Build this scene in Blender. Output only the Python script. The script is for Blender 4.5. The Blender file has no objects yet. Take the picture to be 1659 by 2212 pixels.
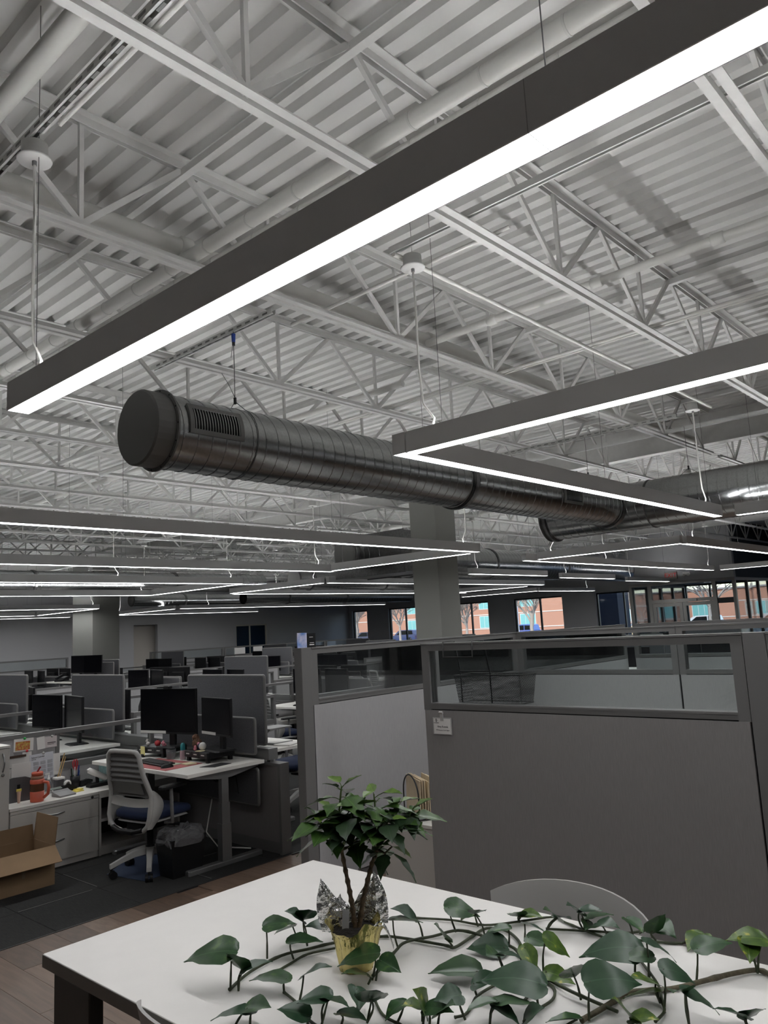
import bpy, math, random
from mathutils import Vector, Matrix

# ------------------------------------------------------------------ camera, world, sun, exposure
scene = bpy.context.scene
COL = scene.collection
YAW, PITCH, ROLL, EYE = 0.728846765, 0.147694192, -0.053760384, 1.80
fwd = Vector((math.cos(YAW)*math.cos(PITCH), math.sin(YAW)*math.cos(PITCH), math.sin(PITCH)))
rgt = Vector((math.sin(YAW), -math.cos(YAW), 0.0))
upv = rgt.cross(fwd)
r2 = rgt*math.cos(ROLL) + upv*math.sin(ROLL)
u2 = -rgt*math.sin(ROLL) + upv*math.cos(ROLL)
cam = bpy.data.cameras.new('camera')
cam.sensor_fit = 'VERTICAL'; cam.sensor_height = 36.0; cam.sensor_width = 27.0
cam.lens = 36.0*1678.43/2212.0
cam.clip_start = 0.05; cam.clip_end = 1000.0
camo = bpy.data.objects.new('camera', cam); COL.objects.link(camo)
camo.matrix_world = Matrix(((r2.x, u2.x, -fwd.x, 0), (r2.y, u2.y, -fwd.y, 0), (r2.z, u2.z, -fwd.z, EYE), (0, 0, 0, 1)))
scene.camera = camo

world = bpy.data.worlds.new('sky'); scene.world = world; world.use_nodes = True
wn = world.node_tree.nodes; wl = world.node_tree.links
bgn = wn['Background']
sky = wn.new('ShaderNodeTexSky'); sky.sky_type = 'NISHITA'
sky.sun_disc = False; sky.dust_density = 0.2; sky.altitude = 300; sky.sun_elevation = math.radians(38); sky.sun_rotation = math.radians(100)
wl.new(sky.outputs[0], bgn.inputs[0]); bgn.inputs[1].default_value = 0.30

sun = bpy.data.lights.new('sun', 'SUN'); sun.energy = 4.6; sun.angle = 0.01; sun.color = (1.0, 0.95, 0.88)
suno = bpy.data.objects.new('sun', sun); COL.objects.link(suno)
suno.rotation_euler = Vector((0.80, 0.25, -0.55)).to_track_quat('-Z', 'Y').to_euler()

scene.view_settings.view_transform = 'Standard'; scene.view_settings.look = 'None'
scene.view_settings.gamma = 1.0; scene.view_settings.use_curve_mapping = False
scene.view_settings.exposure = 0.0
scene.cycles.use_light_tree = False; scene.cycles.max_bounces = 6; scene.cycles.diffuse_bounces = 3; scene.cycles.glossy_bounces = 3; scene.cycles.transmission_bounces = 3; scene.cycles.transparent_max_bounces = 12
DOWN, UP = 25.0, 54.0          # radiance of the pendant lights' lower and upper lenses

# ------------------------------------------------------------------ materials
MATS = {}
def mat(name, col, rough=0.5, metal=0.0, noise=0.0, nscale=12.0, bump=0.0, bscale=80.0, stretch=None, col2=None, spec=0.5, coat=0.0):
    if name in MATS: return MATS[name]
    m = bpy.data.materials.new(name); m.use_nodes = True; MATS[name] = m
    nt = m.node_tree; N, L = nt.nodes, nt.links
    b = N['Principled BSDF']
    b.inputs['Base Color'].default_value = (*col, 1); b.inputs['Roughness'].default_value = rough
    b.inputs['Metallic'].default_value = metal; b.inputs['Specular IOR Level'].default_value = spec
    if coat: b.inputs['Coat Weight'].default_value = coat
    if noise or bump or col2:
        tc = N.new('ShaderNodeTexCoord'); mp = N.new('ShaderNodeMapping')
        L.new(tc.outputs['Object'], mp.inputs[0])
        if stretch: mp.inputs['Scale'].default_value = stretch
    if noise or col2:
        n = N.new('ShaderNodeTexNoise'); n.inputs['Scale'].default_value = nscale; n.inputs['Detail'].default_value = 4
        L.new(mp.outputs[0], n.inputs['Vector'])
        r = N.new('ShaderNodeMix'); r.data_type = 'RGBA'
        c2 = col2 or tuple(min(1, c*(1+noise)) for c in col); c1 = col if col2 else tuple(c*(1-noise) for c in col)
        r.inputs[6].default_value = (*c1, 1); r.inputs[7].default_value = (*c2, 1)
        rp = N.new('ShaderNodeMapRange'); rp.inputs[1].default_value = 0.35; rp.inputs[2].default_value = 0.65
        L.new(n.outputs[0], rp.inputs[0]); L.new(rp.outputs[0], r.inputs[0]); L.new(r.outputs[2], b.inputs['Base Color'])
    if bump:
        n2 = N.new('ShaderNodeTexNoise'); n2.inputs['Scale'].default_value = bscale; n2.inputs['Detail'].default_value = 3
        L.new(mp.outputs[0], n2.inputs['Vector'])
        bp = N.new('ShaderNodeBump'); bp.inputs['Strength'].default_value = bump; bp.inputs['Distance'].default_value = 0.01
        L.new(n2.outputs[0], bp.inputs['Height']); L.new(bp.outputs[0], b.inputs['Normal'])
    return m
def emit(name, col, s):
    if name in MATS: return MATS[name]
    m = bpy.data.materials.new(name); m.use_nodes = True; MATS[name] = m
    N, L = m.node_tree.nodes, m.node_tree.links; N.clear()
    o = N.new('ShaderNodeOutputMaterial'); e = N.new('ShaderNodeEmission')
    e.inputs[0].default_value = (*col, 1); e.inputs[1].default_value = s; L.new(e.outputs[0], o.inputs[0])
    m.cycles.emission_sampling = 'FRONT'
    return m
def glass(name, tint=(0.92, 0.95, 0.95), refl=0.08, rough=0.02):
    if name in MATS: return MATS[name]
    m = bpy.data.materials.new(name); m.use_nodes = True; MATS[name] = m
    N, L = m.node_tree.nodes, m.node_tree.links; N.clear()
    o = N.new('ShaderNodeOutputMaterial'); t = N.new('ShaderNodeBsdfTransparent'); g = N.new('ShaderNodeBsdfGlossy')
    t.inputs[0].default_value = (*tint, 1); g.inputs['Roughness'].default_value = rough
    f = N.new('ShaderNodeFresnel'); f.inputs[0].default_value = 1.35
    x = N.new('ShaderNodeMixShader'); ma = N.new('ShaderNodeMath'); ma.operation = 'MULTIPLY'; ma.inputs[1].default_value = refl/0.04
    L.new(f.outputs[0], ma.inputs[0]); L.new(ma.outputs[0], x.inputs[0]); L.new(t.outputs[0], x.inputs[1]); L.new(g.outputs[0], x.inputs[2]); L.new(x.outputs[0], o.inputs[0])
    return m

WHITE_STEEL = mat('white_painted_steel', (0.69, 0.685, 0.665), 0.45, noise=0.03)
DECK = mat('white_painted_deck', (0.70, 0.695, 0.675), 0.5, noise=0.03, nscale=3)
WALL = mat('grey_wall_paint', (0.40, 0.40, 0.41), 0.85, bump=0.03, bscale=120)
WALL_DARK = mat('charcoal_wall_paint', (0.035, 0.035, 0.037), 0.8, bump=0.02)
COLUMN = mat('warm_grey_paint', (0.215, 0.215, 0.20), 0.85, bump=0.03)
FIX = mat('light_housing_grey', (0.70, 0.70, 0.70), 0.45)
GALV = mat('galvanised_steel', (0.40, 0.41, 0.41), 0.24, 1.0, noise=0.07, nscale=55)
GALV_D = mat('galvanised_fitting', (0.20, 0.20, 0.20), 0.38, 1.0, noise=0.15, nscale=25)
CAPMAT = mat('grey_duct_cap', (0.17, 0.17, 0.165), 0.55, 0.4)
BLACK = mat('black_plastic', (0.007, 0.007, 0.008), 0.45, spec=0.3)
BLACKM = mat('matt_black_metal', (0.015, 0.015, 0.016), 0.5)
SCREEN = mat('dark_screen', (0.0025, 0.0025, 0.004), 0.25, spec=0.18)
PFRAME = mat('panel_frame_grey', (0.165, 0.162, 0.16), 0.45, 0.2)
FABRIC = mat('grey_panel_fabric', (0.222, 0.211, 0.209), 0.9, noise=0.05, nscale=320, stretch=(1, 1, 0.05), bump=0.1, bscale=300)
FABRIC_L = mat('light_grey_panel_fabric', (0.345, 0.34, 0.345), 0.9, noise=0.05, nscale=320, stretch=(1, 1, 0.05), bump=0.1, bscale=300)
SCRFAB = mat('charcoal_screen_fabric', (0.095, 0.095, 0.104), 0.9, noise=0.12, nscale=90, bump=0.1, bscale=200)
LAM = mat('white_laminate', (0.76, 0.74, 0.70), 0.38, noise=0.015)
CABW = mat('white_cabinet_laminate', (0.56, 0.54, 0.51), 0.45)
LEGM = mat('silver_painted_metal', (0.22, 0.22, 0.22), 0.4, 0.5)
CHAIRW = mat('pale_grey_plastic', (0.40, 0.395, 0.38), 0.45)
CHAIRG = mat('grey_knit_back', (0.17, 0.168, 0.165), 0.8, noise=0.1, nscale=120)
BLUE = mat('navy_seat_fabric', (0.005, 0.013, 0.045), 0.9, noise=0.15, nscale=90)
CABLE_W = mat('white_cable_jacket', (0.75, 0.74, 0.70), 0.5)
PAPER = mat('white_paper', (0.72, 0.70, 0.68), 0.8)
CARPET = mat('dark_carpet', (0.014, 0.0145, 0.014), 0.95, noise=0.35, nscale=30, bump=0.3, bscale=400)
WOODM = mat('walnut_vinyl', (0.105, 0.066, 0.045), 0.42, noise=0.0, col2=(0.175, 0.118, 0.085), nscale=3.0, stretch=(9, 0.8, 1), bump=0.02)
GLASS = glass('clear_glass', (0.955, 0.97, 0.97), 0.035)
WGLASS = glass('window_glass', (0.93, 0.95, 0.96), 0.05)
RED = mat('red_plastic', (0.45, 0.02, 0.03), 0.4)
EM_DN = emit('lit_lower_lens', (0.985, 0.99, 1.0), DOWN)
EM_UP = emit('lit_upper_lens', (0.985, 0.99, 1.0), UP)

# ------------------------------------------------------------------ mesh helpers
class MB:
    """collects vertices and faces; build() links them as one mesh object"""
    def __init__(s): s.v, s.f, s.sm = [], [], []
    def _add(s, vs, fs, smooth=False):
        b = len(s.v); s.v += [tuple(p) for p in vs]
        for f in fs: s.f.append(tuple(b+i for i in f)); s.sm.append(smooth)
        return s
    def box(s, x0, x1, y0, y1, z0, z1):
        return s._add([(x0,y0,z0),(x1,y0,z0),(x1,y1,z0),(x0,y1,z0),(x0,y0,z1),(x1,y0,z1),(x1,y1,z1),(x0,y1,z1)],
                      [(3,2,1,0),(4,5,6,7),(0,1,5,4),(1,2,6,5),(2,3,7,6),(3,0,4,7)])
    def cbox(s, cx, cy, cz, w, d, h): return s.box(cx-w/2, cx+w/2, cy-d/2, cy+d/2, cz-h/2, cz+h/2)
    def bbox(s, x0, x1, y0, y1, z0, z1, r=0.01):
        """box with its four vertical and its top edges chamfered"""
        def ring(i, z): return [(x0+r+i,y0+i,z),(x1-r-i,y0+i,z),(x1-i,y0+r+i,z),(x1-i,y1-r-i,z),(x1-r-i,y1-i,z),(x0+r+i,y1-i,z),(x0+i,y1-r-i,z),(x0+i,y0+r+i,z)]
        vs = ring(0, z0)+ring(0, z1-r*0.6)+ring(r*0.6, z1)
        fs = [tuple(reversed(range(8))), tuple(range(16, 24))]
        for k in (0, 8):
            for i in range(8): fs.append((k+i, k+(i+1) % 8, k+8+(i+1) % 8, k+8+i))
        return s._add(vs, fs)
    def bar(s, p, q, w, h, up=(0, 0, 1)):
        p, q = Vector(p), Vector(q); d = (q-p).normalized(); u = Vector(up)
        a = d.cross(u)
        if a.length < 1e-4: a = d.cross(Vector((1, 0, 0)))
        a.normalize(); u = a.cross(d); vs = []
        for c in (p, q): vs += [c-a*w/2-u*h/2, c+a*w/2-u*h/2, c+a*w/2+u*h/2, c-a*w/2+u*h/2]
        return s._add(vs, [(3,2,1,0),(4,5,6,7),(0,1,5,4),(1,2,6,5),(2,3,7,6),(3,0,4,7)])
    def tube(s, pts, r, n=8, caps=True, smooth=True):
        pts = [Vector(p) for p in pts]; rs = r if isinstance(r, (list, tuple)) else [r]*len(pts)
        vs, fs = [], []; pa = None
        for i, p in enumerate(pts):
            d = (pts[min(i+1, len(pts)-1)]-pts[max(i-1, 0)]).normalized()
            if pa is None:
                pa = d.cross(Vector((0, 0, 1)))
                if pa.length < 0.05: pa = d.cross(Vector((1, 0, 0)))
            pa = (pa - d*pa.dot(d)).normalized(); b = d.cross(pa)
            for k in range(n):
                t = 2*math.pi*k/n; vs.append(p+(pa*math.cos(t)+b*math.sin(t))*rs[i])
        for i in range(len(pts)-1):
            for k in range(n): fs.append((i*n+k, i*n+(k+1) % n, (i+1)*n+(k+1) % n, (i+1)*n+k))
        s._add(vs, fs, smooth)
        if caps:
            m = len(pts)-1
            s._add(vs[:n], [tuple(reversed(range(n)))]); s._add(vs[m*n:], [tuple(range(n))])
        return s
    def lathe(s, prof, n=20, c=(0, 0, 0), axis='z', smooth=True):
        vs, fs = [], []
        for (r, h) in prof:
            for k in range(n):
                t = 2*math.pi*k/n; a, b = r*math.cos(t), r*math.sin(t)
                p = {'z': (a, b, h), 'x': (h, a, b), 'y': (b, h, a)}[axis]
                vs.append((c[0]+p[0], c[1]+p[1], c[2]+p[2]))
        for i in range(len(prof)-1):
            for k in range(n): fs.append((i*n+k, i*n+(k+1) % n, (i+1)*n+(k+1) % n, (i+1)*n+k))
        return s._add(vs, fs, smooth)
    def prism(s, poly, d, origin=(0, 0, 0), u=(1, 0, 0), v=(0, 1, 0)):
        o, u, v = Vector(origin), Vector(u), Vector(v); n = u.cross(v).normalized(); m = len(poly)
        vs = [o+u*a+v*b for a, b in poly]+[o+u*a+v*b+n*d for a, b in poly]
        fs = [tuple(reversed(range(m))), tuple(range(m, 2*m))]+[(i, (i+1) % m, m+(i+1) % m, m+i) for i in range(m)]
        return s._add(vs, fs)
    def grid(s, rows, smooth=True, closed=False):
        m, n = len(rows), len(rows[0]); fs = []
        for i in range(m-1):
            for k in range(n if closed else n-1): fs.append((i*n+k, i*n+(k+1) % n, (i+1)*n+(k+1) % n, (i+1)*n+k))
        return s._add([p for r in rows for p in r], fs, smooth)
    def mesh(s, name):
        me = bpy.data.meshes.new(name); me.from_pydata(s.v, [], s.f); me.polygons.foreach_set('use_smooth', s.sm); me.update(); return me
    def build(s, name, m, parent=None, loc=None, world=False):
        if world and parent is not None:
            o = parent.location; s.v = [(a-o.x, b-o.y, c-o.z) for a, b, c in s.v]
        return link(name, s.mesh(name), m, parent, loc)
def link(name, me, m=None, parent=None, loc=None):
    o = bpy.data.objects.new(name, me); COL.objects.link(o)
    if m is not None and not me.materials: me.materials.append(m)
    if parent is not None: o.parent = parent
    if loc is not None: o.location = loc
    return o
def thing(name, label, cat, loc=(0, 0, 0), rz=0.0, group=None):
    o = bpy.data.objects.new(name, None); COL.objects.link(o); o.empty_display_size = 0.05
    o.location = loc; o.rotation_euler = (0, 0, rz)
    return tag(o, label, cat, group)
def tag(o, label, cat, group=None, kind=None):
    o['label'] = label; o['category'] = cat
    if group: o['group'] = group
    if kind: o['kind'] = kind
    return o
def struct(o, label=None):
    o['kind'] = 'structure'
    if label: o['label'] = label
    return o
def dup(root, loc, rz, label, group=None):
    r = root.copy(); COL.objects.link(r); r.location = loc; r.rotation_euler = (0, 0, rz); r['label'] = label
    if group: r['group'] = group
    for ch in KIDS(root):
        c = ch.copy(); COL.objects.link(c); c.parent = r
        for g in KIDS(ch):
            d = g.copy(); COL.objects.link(d); d.parent = c
    return r
_kids = {}
def KIDS(o):
    if o.name not in _kids: _kids[o.name] = list(o.children)
    return _kids[o.name]
def text(body, size, m, parent=None, loc=(0, 0, 0), rot=(0, 0, 0), name='lettering', depth=0.0003, align='CENTER'):
    c = bpy.data.curves.new(name, 'FONT'); c.body = body; c.size = size; c.align_x = align; c.align_y = 'CENTER'; c.extrude = depth; c.resolution_u = 3
    t = bpy.data.objects.new('font_source', c); COL.objects.link(t); bpy.context.view_layer.update()
    me = bpy.data.meshes.new_from_object(t.evaluated_get(bpy.context.evaluated_depsgraph_get())); me.name = name
    bpy.data.objects.remove(t); me.materials.clear(); me.materials.append(m)
    o = bpy.data.objects.new(name, me); COL.objects.link(o); o.location = loc; o.rotation_euler = rot
    if parent is not None: o.parent = parent
    return o
ORD = ['first', 'second', 'third', 'fourth', 'fifth', 'sixth', 'seventh', 'eighth', 'ninth', 'tenth', 'eleventh', 'twelfth', 'thirteenth', 'fourteenth',
       'fifteenth', 'sixteenth', 'seventeenth', 'eighteenth', 'nineteenth', 'twentieth', 'twenty-first', 'twenty-second']
R = math.radians
rnd = random.Random(7)
# ------------------------------------------------------------------ the shell: floor, deck, walls, windows
XW, YW = 32.0, 31.7            # window wall and back wall
CARPET_Y = 5.16                # carpet starts here, walnut vinyl in front of it
def slab(name, x0, x1, y0, y1, z0, z1, m): return struct(MB().box(x0, x1, y0, y1, z0, z1).build(name, m))
floor = slab('floor', -6, XW, CARPET_Y, YW, -0.2, -0.008, CARPET)
floor2 = slab('floor_walkway', -6, XW, -6, CARPET_Y, -0.2, -0.008, WOODM)
# individual carpet tiles and vinyl planks where they can be told apart
def tile_mat(name, base, line_axis):
    m = mat(name, base, 0.95, noise=0.45, nscale=14, stretch=((18, 1, 1) if line_axis == 0 else (1, 18, 1)), bump=0.25, bscale=500)
    return m
TM = [tile_mat('carpet_tile_a', (0.014, 0.0145, 0.014), 0), tile_mat('carpet_tile_b', (0.0155, 0.0155, 0.015), 1)]
TACC = mat('pale_carpet_thread', (0.16, 0.155, 0.145), 0.95)
tl = [MB().bbox(-0.2985, 0.2985, -0.2985, 0.2985, -0.012, 0.0, 0.003).mesh('carpet_tile') for _ in (0, 1)]
thr = MB().box(-0.294, -0.289, -0.25, 0.29, 0.0, 0.0012).mesh('accent_thread')
thr.materials.append(TACC)
for i in (0, 1): tl[i].materials.append(TM[i])
rt = random.Random(3)
for i in range(6):
    for k in range(5):
        t = link('carpet_tile', tl[(i+k) % 2], None, floor, (1.55+i*0.6, CARPET_Y+0.3+k*0.6, 0))
        t.rotation_euler = (0, 0, (i+k) % 2*math.pi/2)
        if rt.random() < 0.75: link('accent_thread', thr, None, t)
pl = MB().bbox(-0.0895, 0.0895, -0.6, 0.6, -0.012, 0.0, 0.0015).mesh('vinyl_plank')
PM = []
for i in range(5):
    c = [0.085+0.022*i, 0.055+0.0155*i, 0.038+0.012*i]
    PM.append(mat('walnut_plank_%s' % 'abcde'[i], tuple(c), 0.4, col2=tuple(x*1.45 for x in c), nscale=2.2, stretch=(14, 1.0, 1), bump=0.02))
for i in range(27):
    off = rt.random()*1.2
    for k in range(3):
        y0 = 1.9+k*1.2-off+0.6; y1 = y0+1.2
        y1 = min(y1, CARPET_Y-0.002)
        if y1-y0 < 0.08: continue
        t = link('vinyl_plank', pl.copy(), None, floor2, (0.35+i*0.18, (y0+y1)/2, 0))
        t.scale = (1, (y1-y0-0.002)/1.2, 1); t.data.materials.append(PM[rt.randrange(5)])
trim = struct(MB().box(1.0, 30, CARPET_Y-0.006, CARPET_Y+0.006, -0.01, 0.003).build('trim_1', BLACKM))

# corrugated roof deck, ribs running along y
PITCHD = 0.173
def deck():
    vs, fs = [], []; x = -6.0; ys = (-6.0, YW); row = []
    while x < XW+0.3:
        for dx, z in ((0, 4.80), (0.086, 4.80), (0.103, 4.854), (0.156, 4.854)): row.append((x+dx, z))
        x += PITCHD
    for a, z in row:
        for y in ys: vs.append((a, y, z))
    for i in range(len(row)-1): fs.append((2*i, 2*i+1, 2*i+3, 2*i+2))
    return MB()._add(vs, fs)
ceiling = struct(deck().build('ceiling', DECK))
struct(MB().box(-6.3, XW+0.5, -6.3, YW+0.3, 4.875, 5.1).build('ceiling_roof', DECK))

WH = 4.87
struct(MB().box(-6.2, -6.0, -6, YW, -0.2, WH).build('wall_left', WALL))
struct(MB().box(-6, XW, -6.2, -6.0, -0.2, WH).build('wall_front', WALL))
# back wall (y = YW) with a doorway recess and a glazed office opening
wb = MB()
def wall_y(mb, y0, y1, x0, x1, z0, z1, holes):
    xs = sorted(holes); a = x0
    for (h0, h1, s0, s1) in xs:
        mb.box(a, h0, y0, y1, z0, z1); mb.box(h0, h1, y0, y1, s1, z1)
        if s0 > z0: mb.box(h0, h1, y0, y1, z0, s0)
        a = h1
    mb.box(a, x1, y0, y1, z0, z1)
HB = [(18.4, 19.6, 0.0, 2.50), (24.0, 25.97, 0.0, 2.33)]
wall_y(wb, YW, YW+0.2, -6, XW+0.2, -0.2, WH, HB)
struct(wb.build('wall_back', WALL))
struct(MB().box(18.0, 20.0, YW+0.45, YW+0.55, -0.2, 3.0).box(17.9, 18.0, YW+0.2, YW+1.3, -0.2, 3).box(20.0, 20.1, YW+0.2, YW+1.3, -0.2, 3).box(17.9, 20.1, YW+0.2, YW+1.3, 2.9, 3.0).build('wall_alcove', mat('warm_alcove_paint', (0.50, 0.47, 0.43), 0.85)))
struct(MB().box(23.1, 27, YW+3, YW+3.1, -0.2, 3).box(23.0, 23.1, YW+0.2, YW+3.1, -0.2, 3).box(27, 27.1, YW+0.2, YW+3.1, -0.2, 3).box(23.0, 27.1, YW+0.2, YW+3.1, 2.9, 3.0).build('wall_office', mat('blue_grey_paint', (0.035, 0.05, 0.075), 0.8)))
d = struct(MB().box(24.0, 25.97, YW+0.06, YW+0.12, 2.26, 2.33).box(24.0, 24.07, YW+0.06, YW+0.12, 0, 2.26).box(25.9, 25.97, YW+0.06, YW+0.12, 0, 2.26).box(24.86, 24.94, YW+0.06, YW+0.12, 0, 2.26).build('door_1', mat('cream_door_frame', (0.45, 0.43, 0.36), 0.5)))
og = mat('office_pane_blue_reflection', (0.010, 0.022, 0.045), 0.12)  # opaque pane: blue reflection over the unlit office is painted into its colour
for a, b in ((24.07, 24.86), (24.94, 25.9)): MB().box(a, b, YW+0.085, YW+0.095, 0.02, 2.26).build('pane', og, d)
# window wall (x = XW)
WINS = [(13.9, 16.3), (17.96, 20.59), (22.06, 24.4), (26.51, 28.66), (30.27, 31.45)]
HEAD, SILL = 2.82, 0.55
ww = MB(); a = -6.0
OUTD = (8.75, 12.35)           # outer glazing of the vestibule
op = [(2.6, 8.6, 0.05, 2.87), (*OUTD, 0.0, 2.87)]+[(w0, w1, SILL, HEAD) for w0, w1 in WINS]
for (h0, h1, s0, s1) in op:
    ww.box(XW, XW+0.3, a, h0, -0.8, WH).box(XW, XW+0.3, h0, h1, s1, WH).box(XW, XW+0.3, h0, h1, -0.8, s0); a = h1
ww.box(XW, XW+0.3, a, YW+0.2, -0.8, WH)
struct(ww.build('wall_right', WALL))
WFR = mat('black_window_frame', (0.012, 0.013, 0.015), 0.4, 0.3)
def window(n, y0, y1, s0, s1, mulls, x=XW+0.12, m=WFR, t=0.06):
    f = MB().box(x, x+0.1, y0, y0+t, s0, s1).box(x, x+0.1, y1-t, y1, s0, s1).box(x, x+0.1, y0+t, y1-t, s0, s0+t).box(x, x+0.1, y0+t, y1-t, s1-t, s1)
    o = struct(f.build('window_%d' % n, m)); e = [y0+t]
    for q in mulls:
        MB().box(x, x+0.1, q-t/2, q+t/2, s0+t, s1-t).build('mullion', m, o); e += [q-t/2, q+t/2]
    e.append(y1-t)
    for i in range(0, len(e), 2): MB().box(x+0.045, x+0.055, e[i], e[i+1], s0+t, s1-t).build('pane', WGLASS, o)
    return o
for i, (w0, w1) in enumerate(WINS):
    window(i+1, w0, w1, SILL, HEAD, [] if w1-w0 < 1.5 else [w0+0.47*(w1-w0)])
window(7, 2.6, 8.6, 0.05, 2.87, [4.1, 5.6, 7.1])
window(8, OUTD[0], OUTD[1], 0.0, 2.87, [9.75, 11.35])

# entrance vestibule: a box standing into the room
VX, VY0, VY1, VH = 27.0, 8.70, 12.42, 2.86
SF = mat('grey_storefront_frame', (0.24, 0.235, 0.225), 0.5, 0.1)
struct(MB().box(VX, VX+0.18, VY0, VY1, VH, WH).build('wall_vestibule', WALL))
struct(MB().box(VX+0.18, XW, VY0, VY0+0.15, VH, WH).build('wall_vestibule_side', WALL_DARK))
struct(MB().box(VX+0.18, XW, VY1-0.15, VY1, VH, WH).build('wall_vestibule_far', WALL_DARK))
struct(MB().box(VX+0.18, XW, VY0+0.15, VY1-0.15, VH+0.02, VH+0.1).build('ceiling_vestibule', WALL_DARK))
def storefront():
    x0, x1 = VX+0.02, VX+0.14
    fr = MB(); ys = [8.70, 9.37, 11.68, 12.42]     # right sidelight | doors | left sidelight
    for y in (8.70, 12.32): fr.box(x0, x1, y, y+0.10, 0, VH)
    for y in (9.40, 11.66): fr.box(x0, x1, y-0.06, y+0.06, 0, VH-0.1)
    fr.box(x0, x1, 8.80, 12.32, VH-0.10, VH)
    fr.box(x0, x1, 9.46, 11.60, 2.13, 2.25)
    fr.box(x0, x1, 8.80, 9.34, 0, 0.12); fr.box(x0, x1, 11.72, 12.32, 0, 0.12)
    o = struct(fr.build('door_2', SF)); g = glass('storefront_glass', (0.82, 0.85, 0.87), 0.03)
    MB().box(x0+0.055, x0+0.065, 9.46, 11.60, 2.25, VH-0.1).build('pane', g, o)
    MB().box(x0+0.055, x0+0.065, 8.80, 9.34, 0.12, 2.02).build('pane', g, o); MB().box(x0+0.055, x0+0.065, 8.80, 9.34, 2.2, VH-0.1).build('pane', g, o)
    MB().box(x0+0.04, x0+0.08, 8.80, 9.34, 2.02, 2.2).build('spandrel', WALL_DARK, o)
    MB().box(x0+0.055, x0+0.065, 11.72, 12.32, 0.12, VH-0.1).build('pane', g, o)
    for (a, b, hs) in ((9.47, 10.52, 10.45), (10.54, 11.59, 10.62)):
        lf = MB(); t = 0.11
        lf.box(x0+0.02, x1-0.02, a, a+t, 0.02, 2.12).box(x0+0.02, x1-0.02, b-t, b, 0.02, 2.12).box(x0+0.02, x1-0.02, a+t, b-t, 2.0, 2.12).box(x0+0.02, x1-0.02, a+t, b-t, 0.02, 0.25)
        l = lf.build('door_leaf', SF, o)
        MB().box(x0+0.055, x0+0.065, a+t, b-t, 0.25, 2.0).build('pane', g, l)
        MB().tube([(x0-0.02, hs, 0.9), (x0-0.05, hs, 0.95), (x0-0.05, hs, 1.2), (x0-0.02, hs, 1.25)], 0.012).build('pull_handle', LEGM, l)
    MB().box(x0-0.05, x0, 10.0, 10.25, 2.15, 2.22).build('door_closer', LEGM, o)
    # glazed side of the vestibule along x
    s = MB(); y0, y1 = VY0+0.02, VY0+0.12; xs = [VX+0.14, 28.35, 29.6, 30.8, XW-0.05]
    for x in xs: s.box(x, x+0.07, y0, y1, 0, VH-0.1)
    s.box(VX+0.14, XW, y0, y1, VH-0.1, VH).box(VX+0.14, XW, y0, y1, 0, 0.12)
    o2 = struct(s.build('window_6', SF))
    for i in range(4): MB().box(xs[i]+0.07, xs[i+1], y0+0.045, y0+0.055, 0.12, VH-0.1).build('pane', g, o2)
    s = MB(); y0, y1 = VY1-0.12, VY1-0.02
    for x in xs: s.box(x, x+0.07, y0, y1, 0, VH-0.1)
    s.box(VX+0.14, XW, y0, y1, VH-0.1, VH).box(VX+0.14, XW, y0, y1, 0, 0.12)
    o3 = struct(s.build('window_9', SF))
    for i in range(4): MB().box(xs[i]+0.07, xs[i+1], y0+0.045, y0+0.055, 0.12, VH-0.1).build('pane', g, o3)
storefront()

# columns
def column(x, y, w, label):
    o = MB().bbox(-w/2, w/2, -w/2, w/2, -0.01, 4.79, 0.006).build('column', COLUMN); o.location = (x, y, 0); struct(o, label)
    return o
column(11.75, 9.25, 0.62, 'warm grey square column beside the boxy duct')
o = MB().bbox(12.47, 13.41, 24.0, 25.35, -0.01, 4.79, 0.006).build('column', COLUMN); struct(o, 'warm grey square column with the thermostat')
column(11.95, -1.0, 0.62, 'warm grey column')
# ------------------------------------------------------------------ roof joists
ZB, ZT = 4.10, 4.80            # underside of the bottom chord, top of the top chord
PN = 1.36                      # panel length
BAY = [(-0.1, 11.86), (12.14, 23.9), (24.1, 31.95)]
def angle_pair(mb, x0, x1, z, up, w, gap=0.03, t=0.008):
    """two steel angles back to back: flanges out, legs up or down"""
    for s in (-1, 1):
        y0 = s*gap/2; y1 = s*(gap/2+w)
        a, b = min(y0, y1), max(y0, y1)
        if up:
            mb.box(x0, x1, a, b, z, z+t); mb.box(x0, x1, min(y0, y0+s*t), max(y0, y0+s*t), z+t, z+w)
        else:
            mb.box(x0, x1, a, b, z-t, z); mb.box(x0, x1, min(y0, y0+s*t), max(y0, y0+s*t), z-w, z-t)
    return mb
_wb = {}
def web_mesh(kind):
    if kind not in _wb:
        zb, zt = ZB+0.03, ZT-0.04
        m = MB()
        if kind == 'v': m.bar((0, 0, zb), (0, 0, zt), 0.026, 0.026)
        elif kind == 'r': m.bar((0, 0, zb), (PN/2, 0, zt), 0.026, 0.036)
        else: m.bar((0, 0, zb), (-PN/2, 0, zt), 0.026, 0.036)
        me = m.mesh('web_member'); me.materials.append(WHITE_STEEL); _wb[kind] = me
    return _wb[kind]
BAYN = ['nearest roof bay', 'middle roof bay', 'far roof bay']
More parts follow.
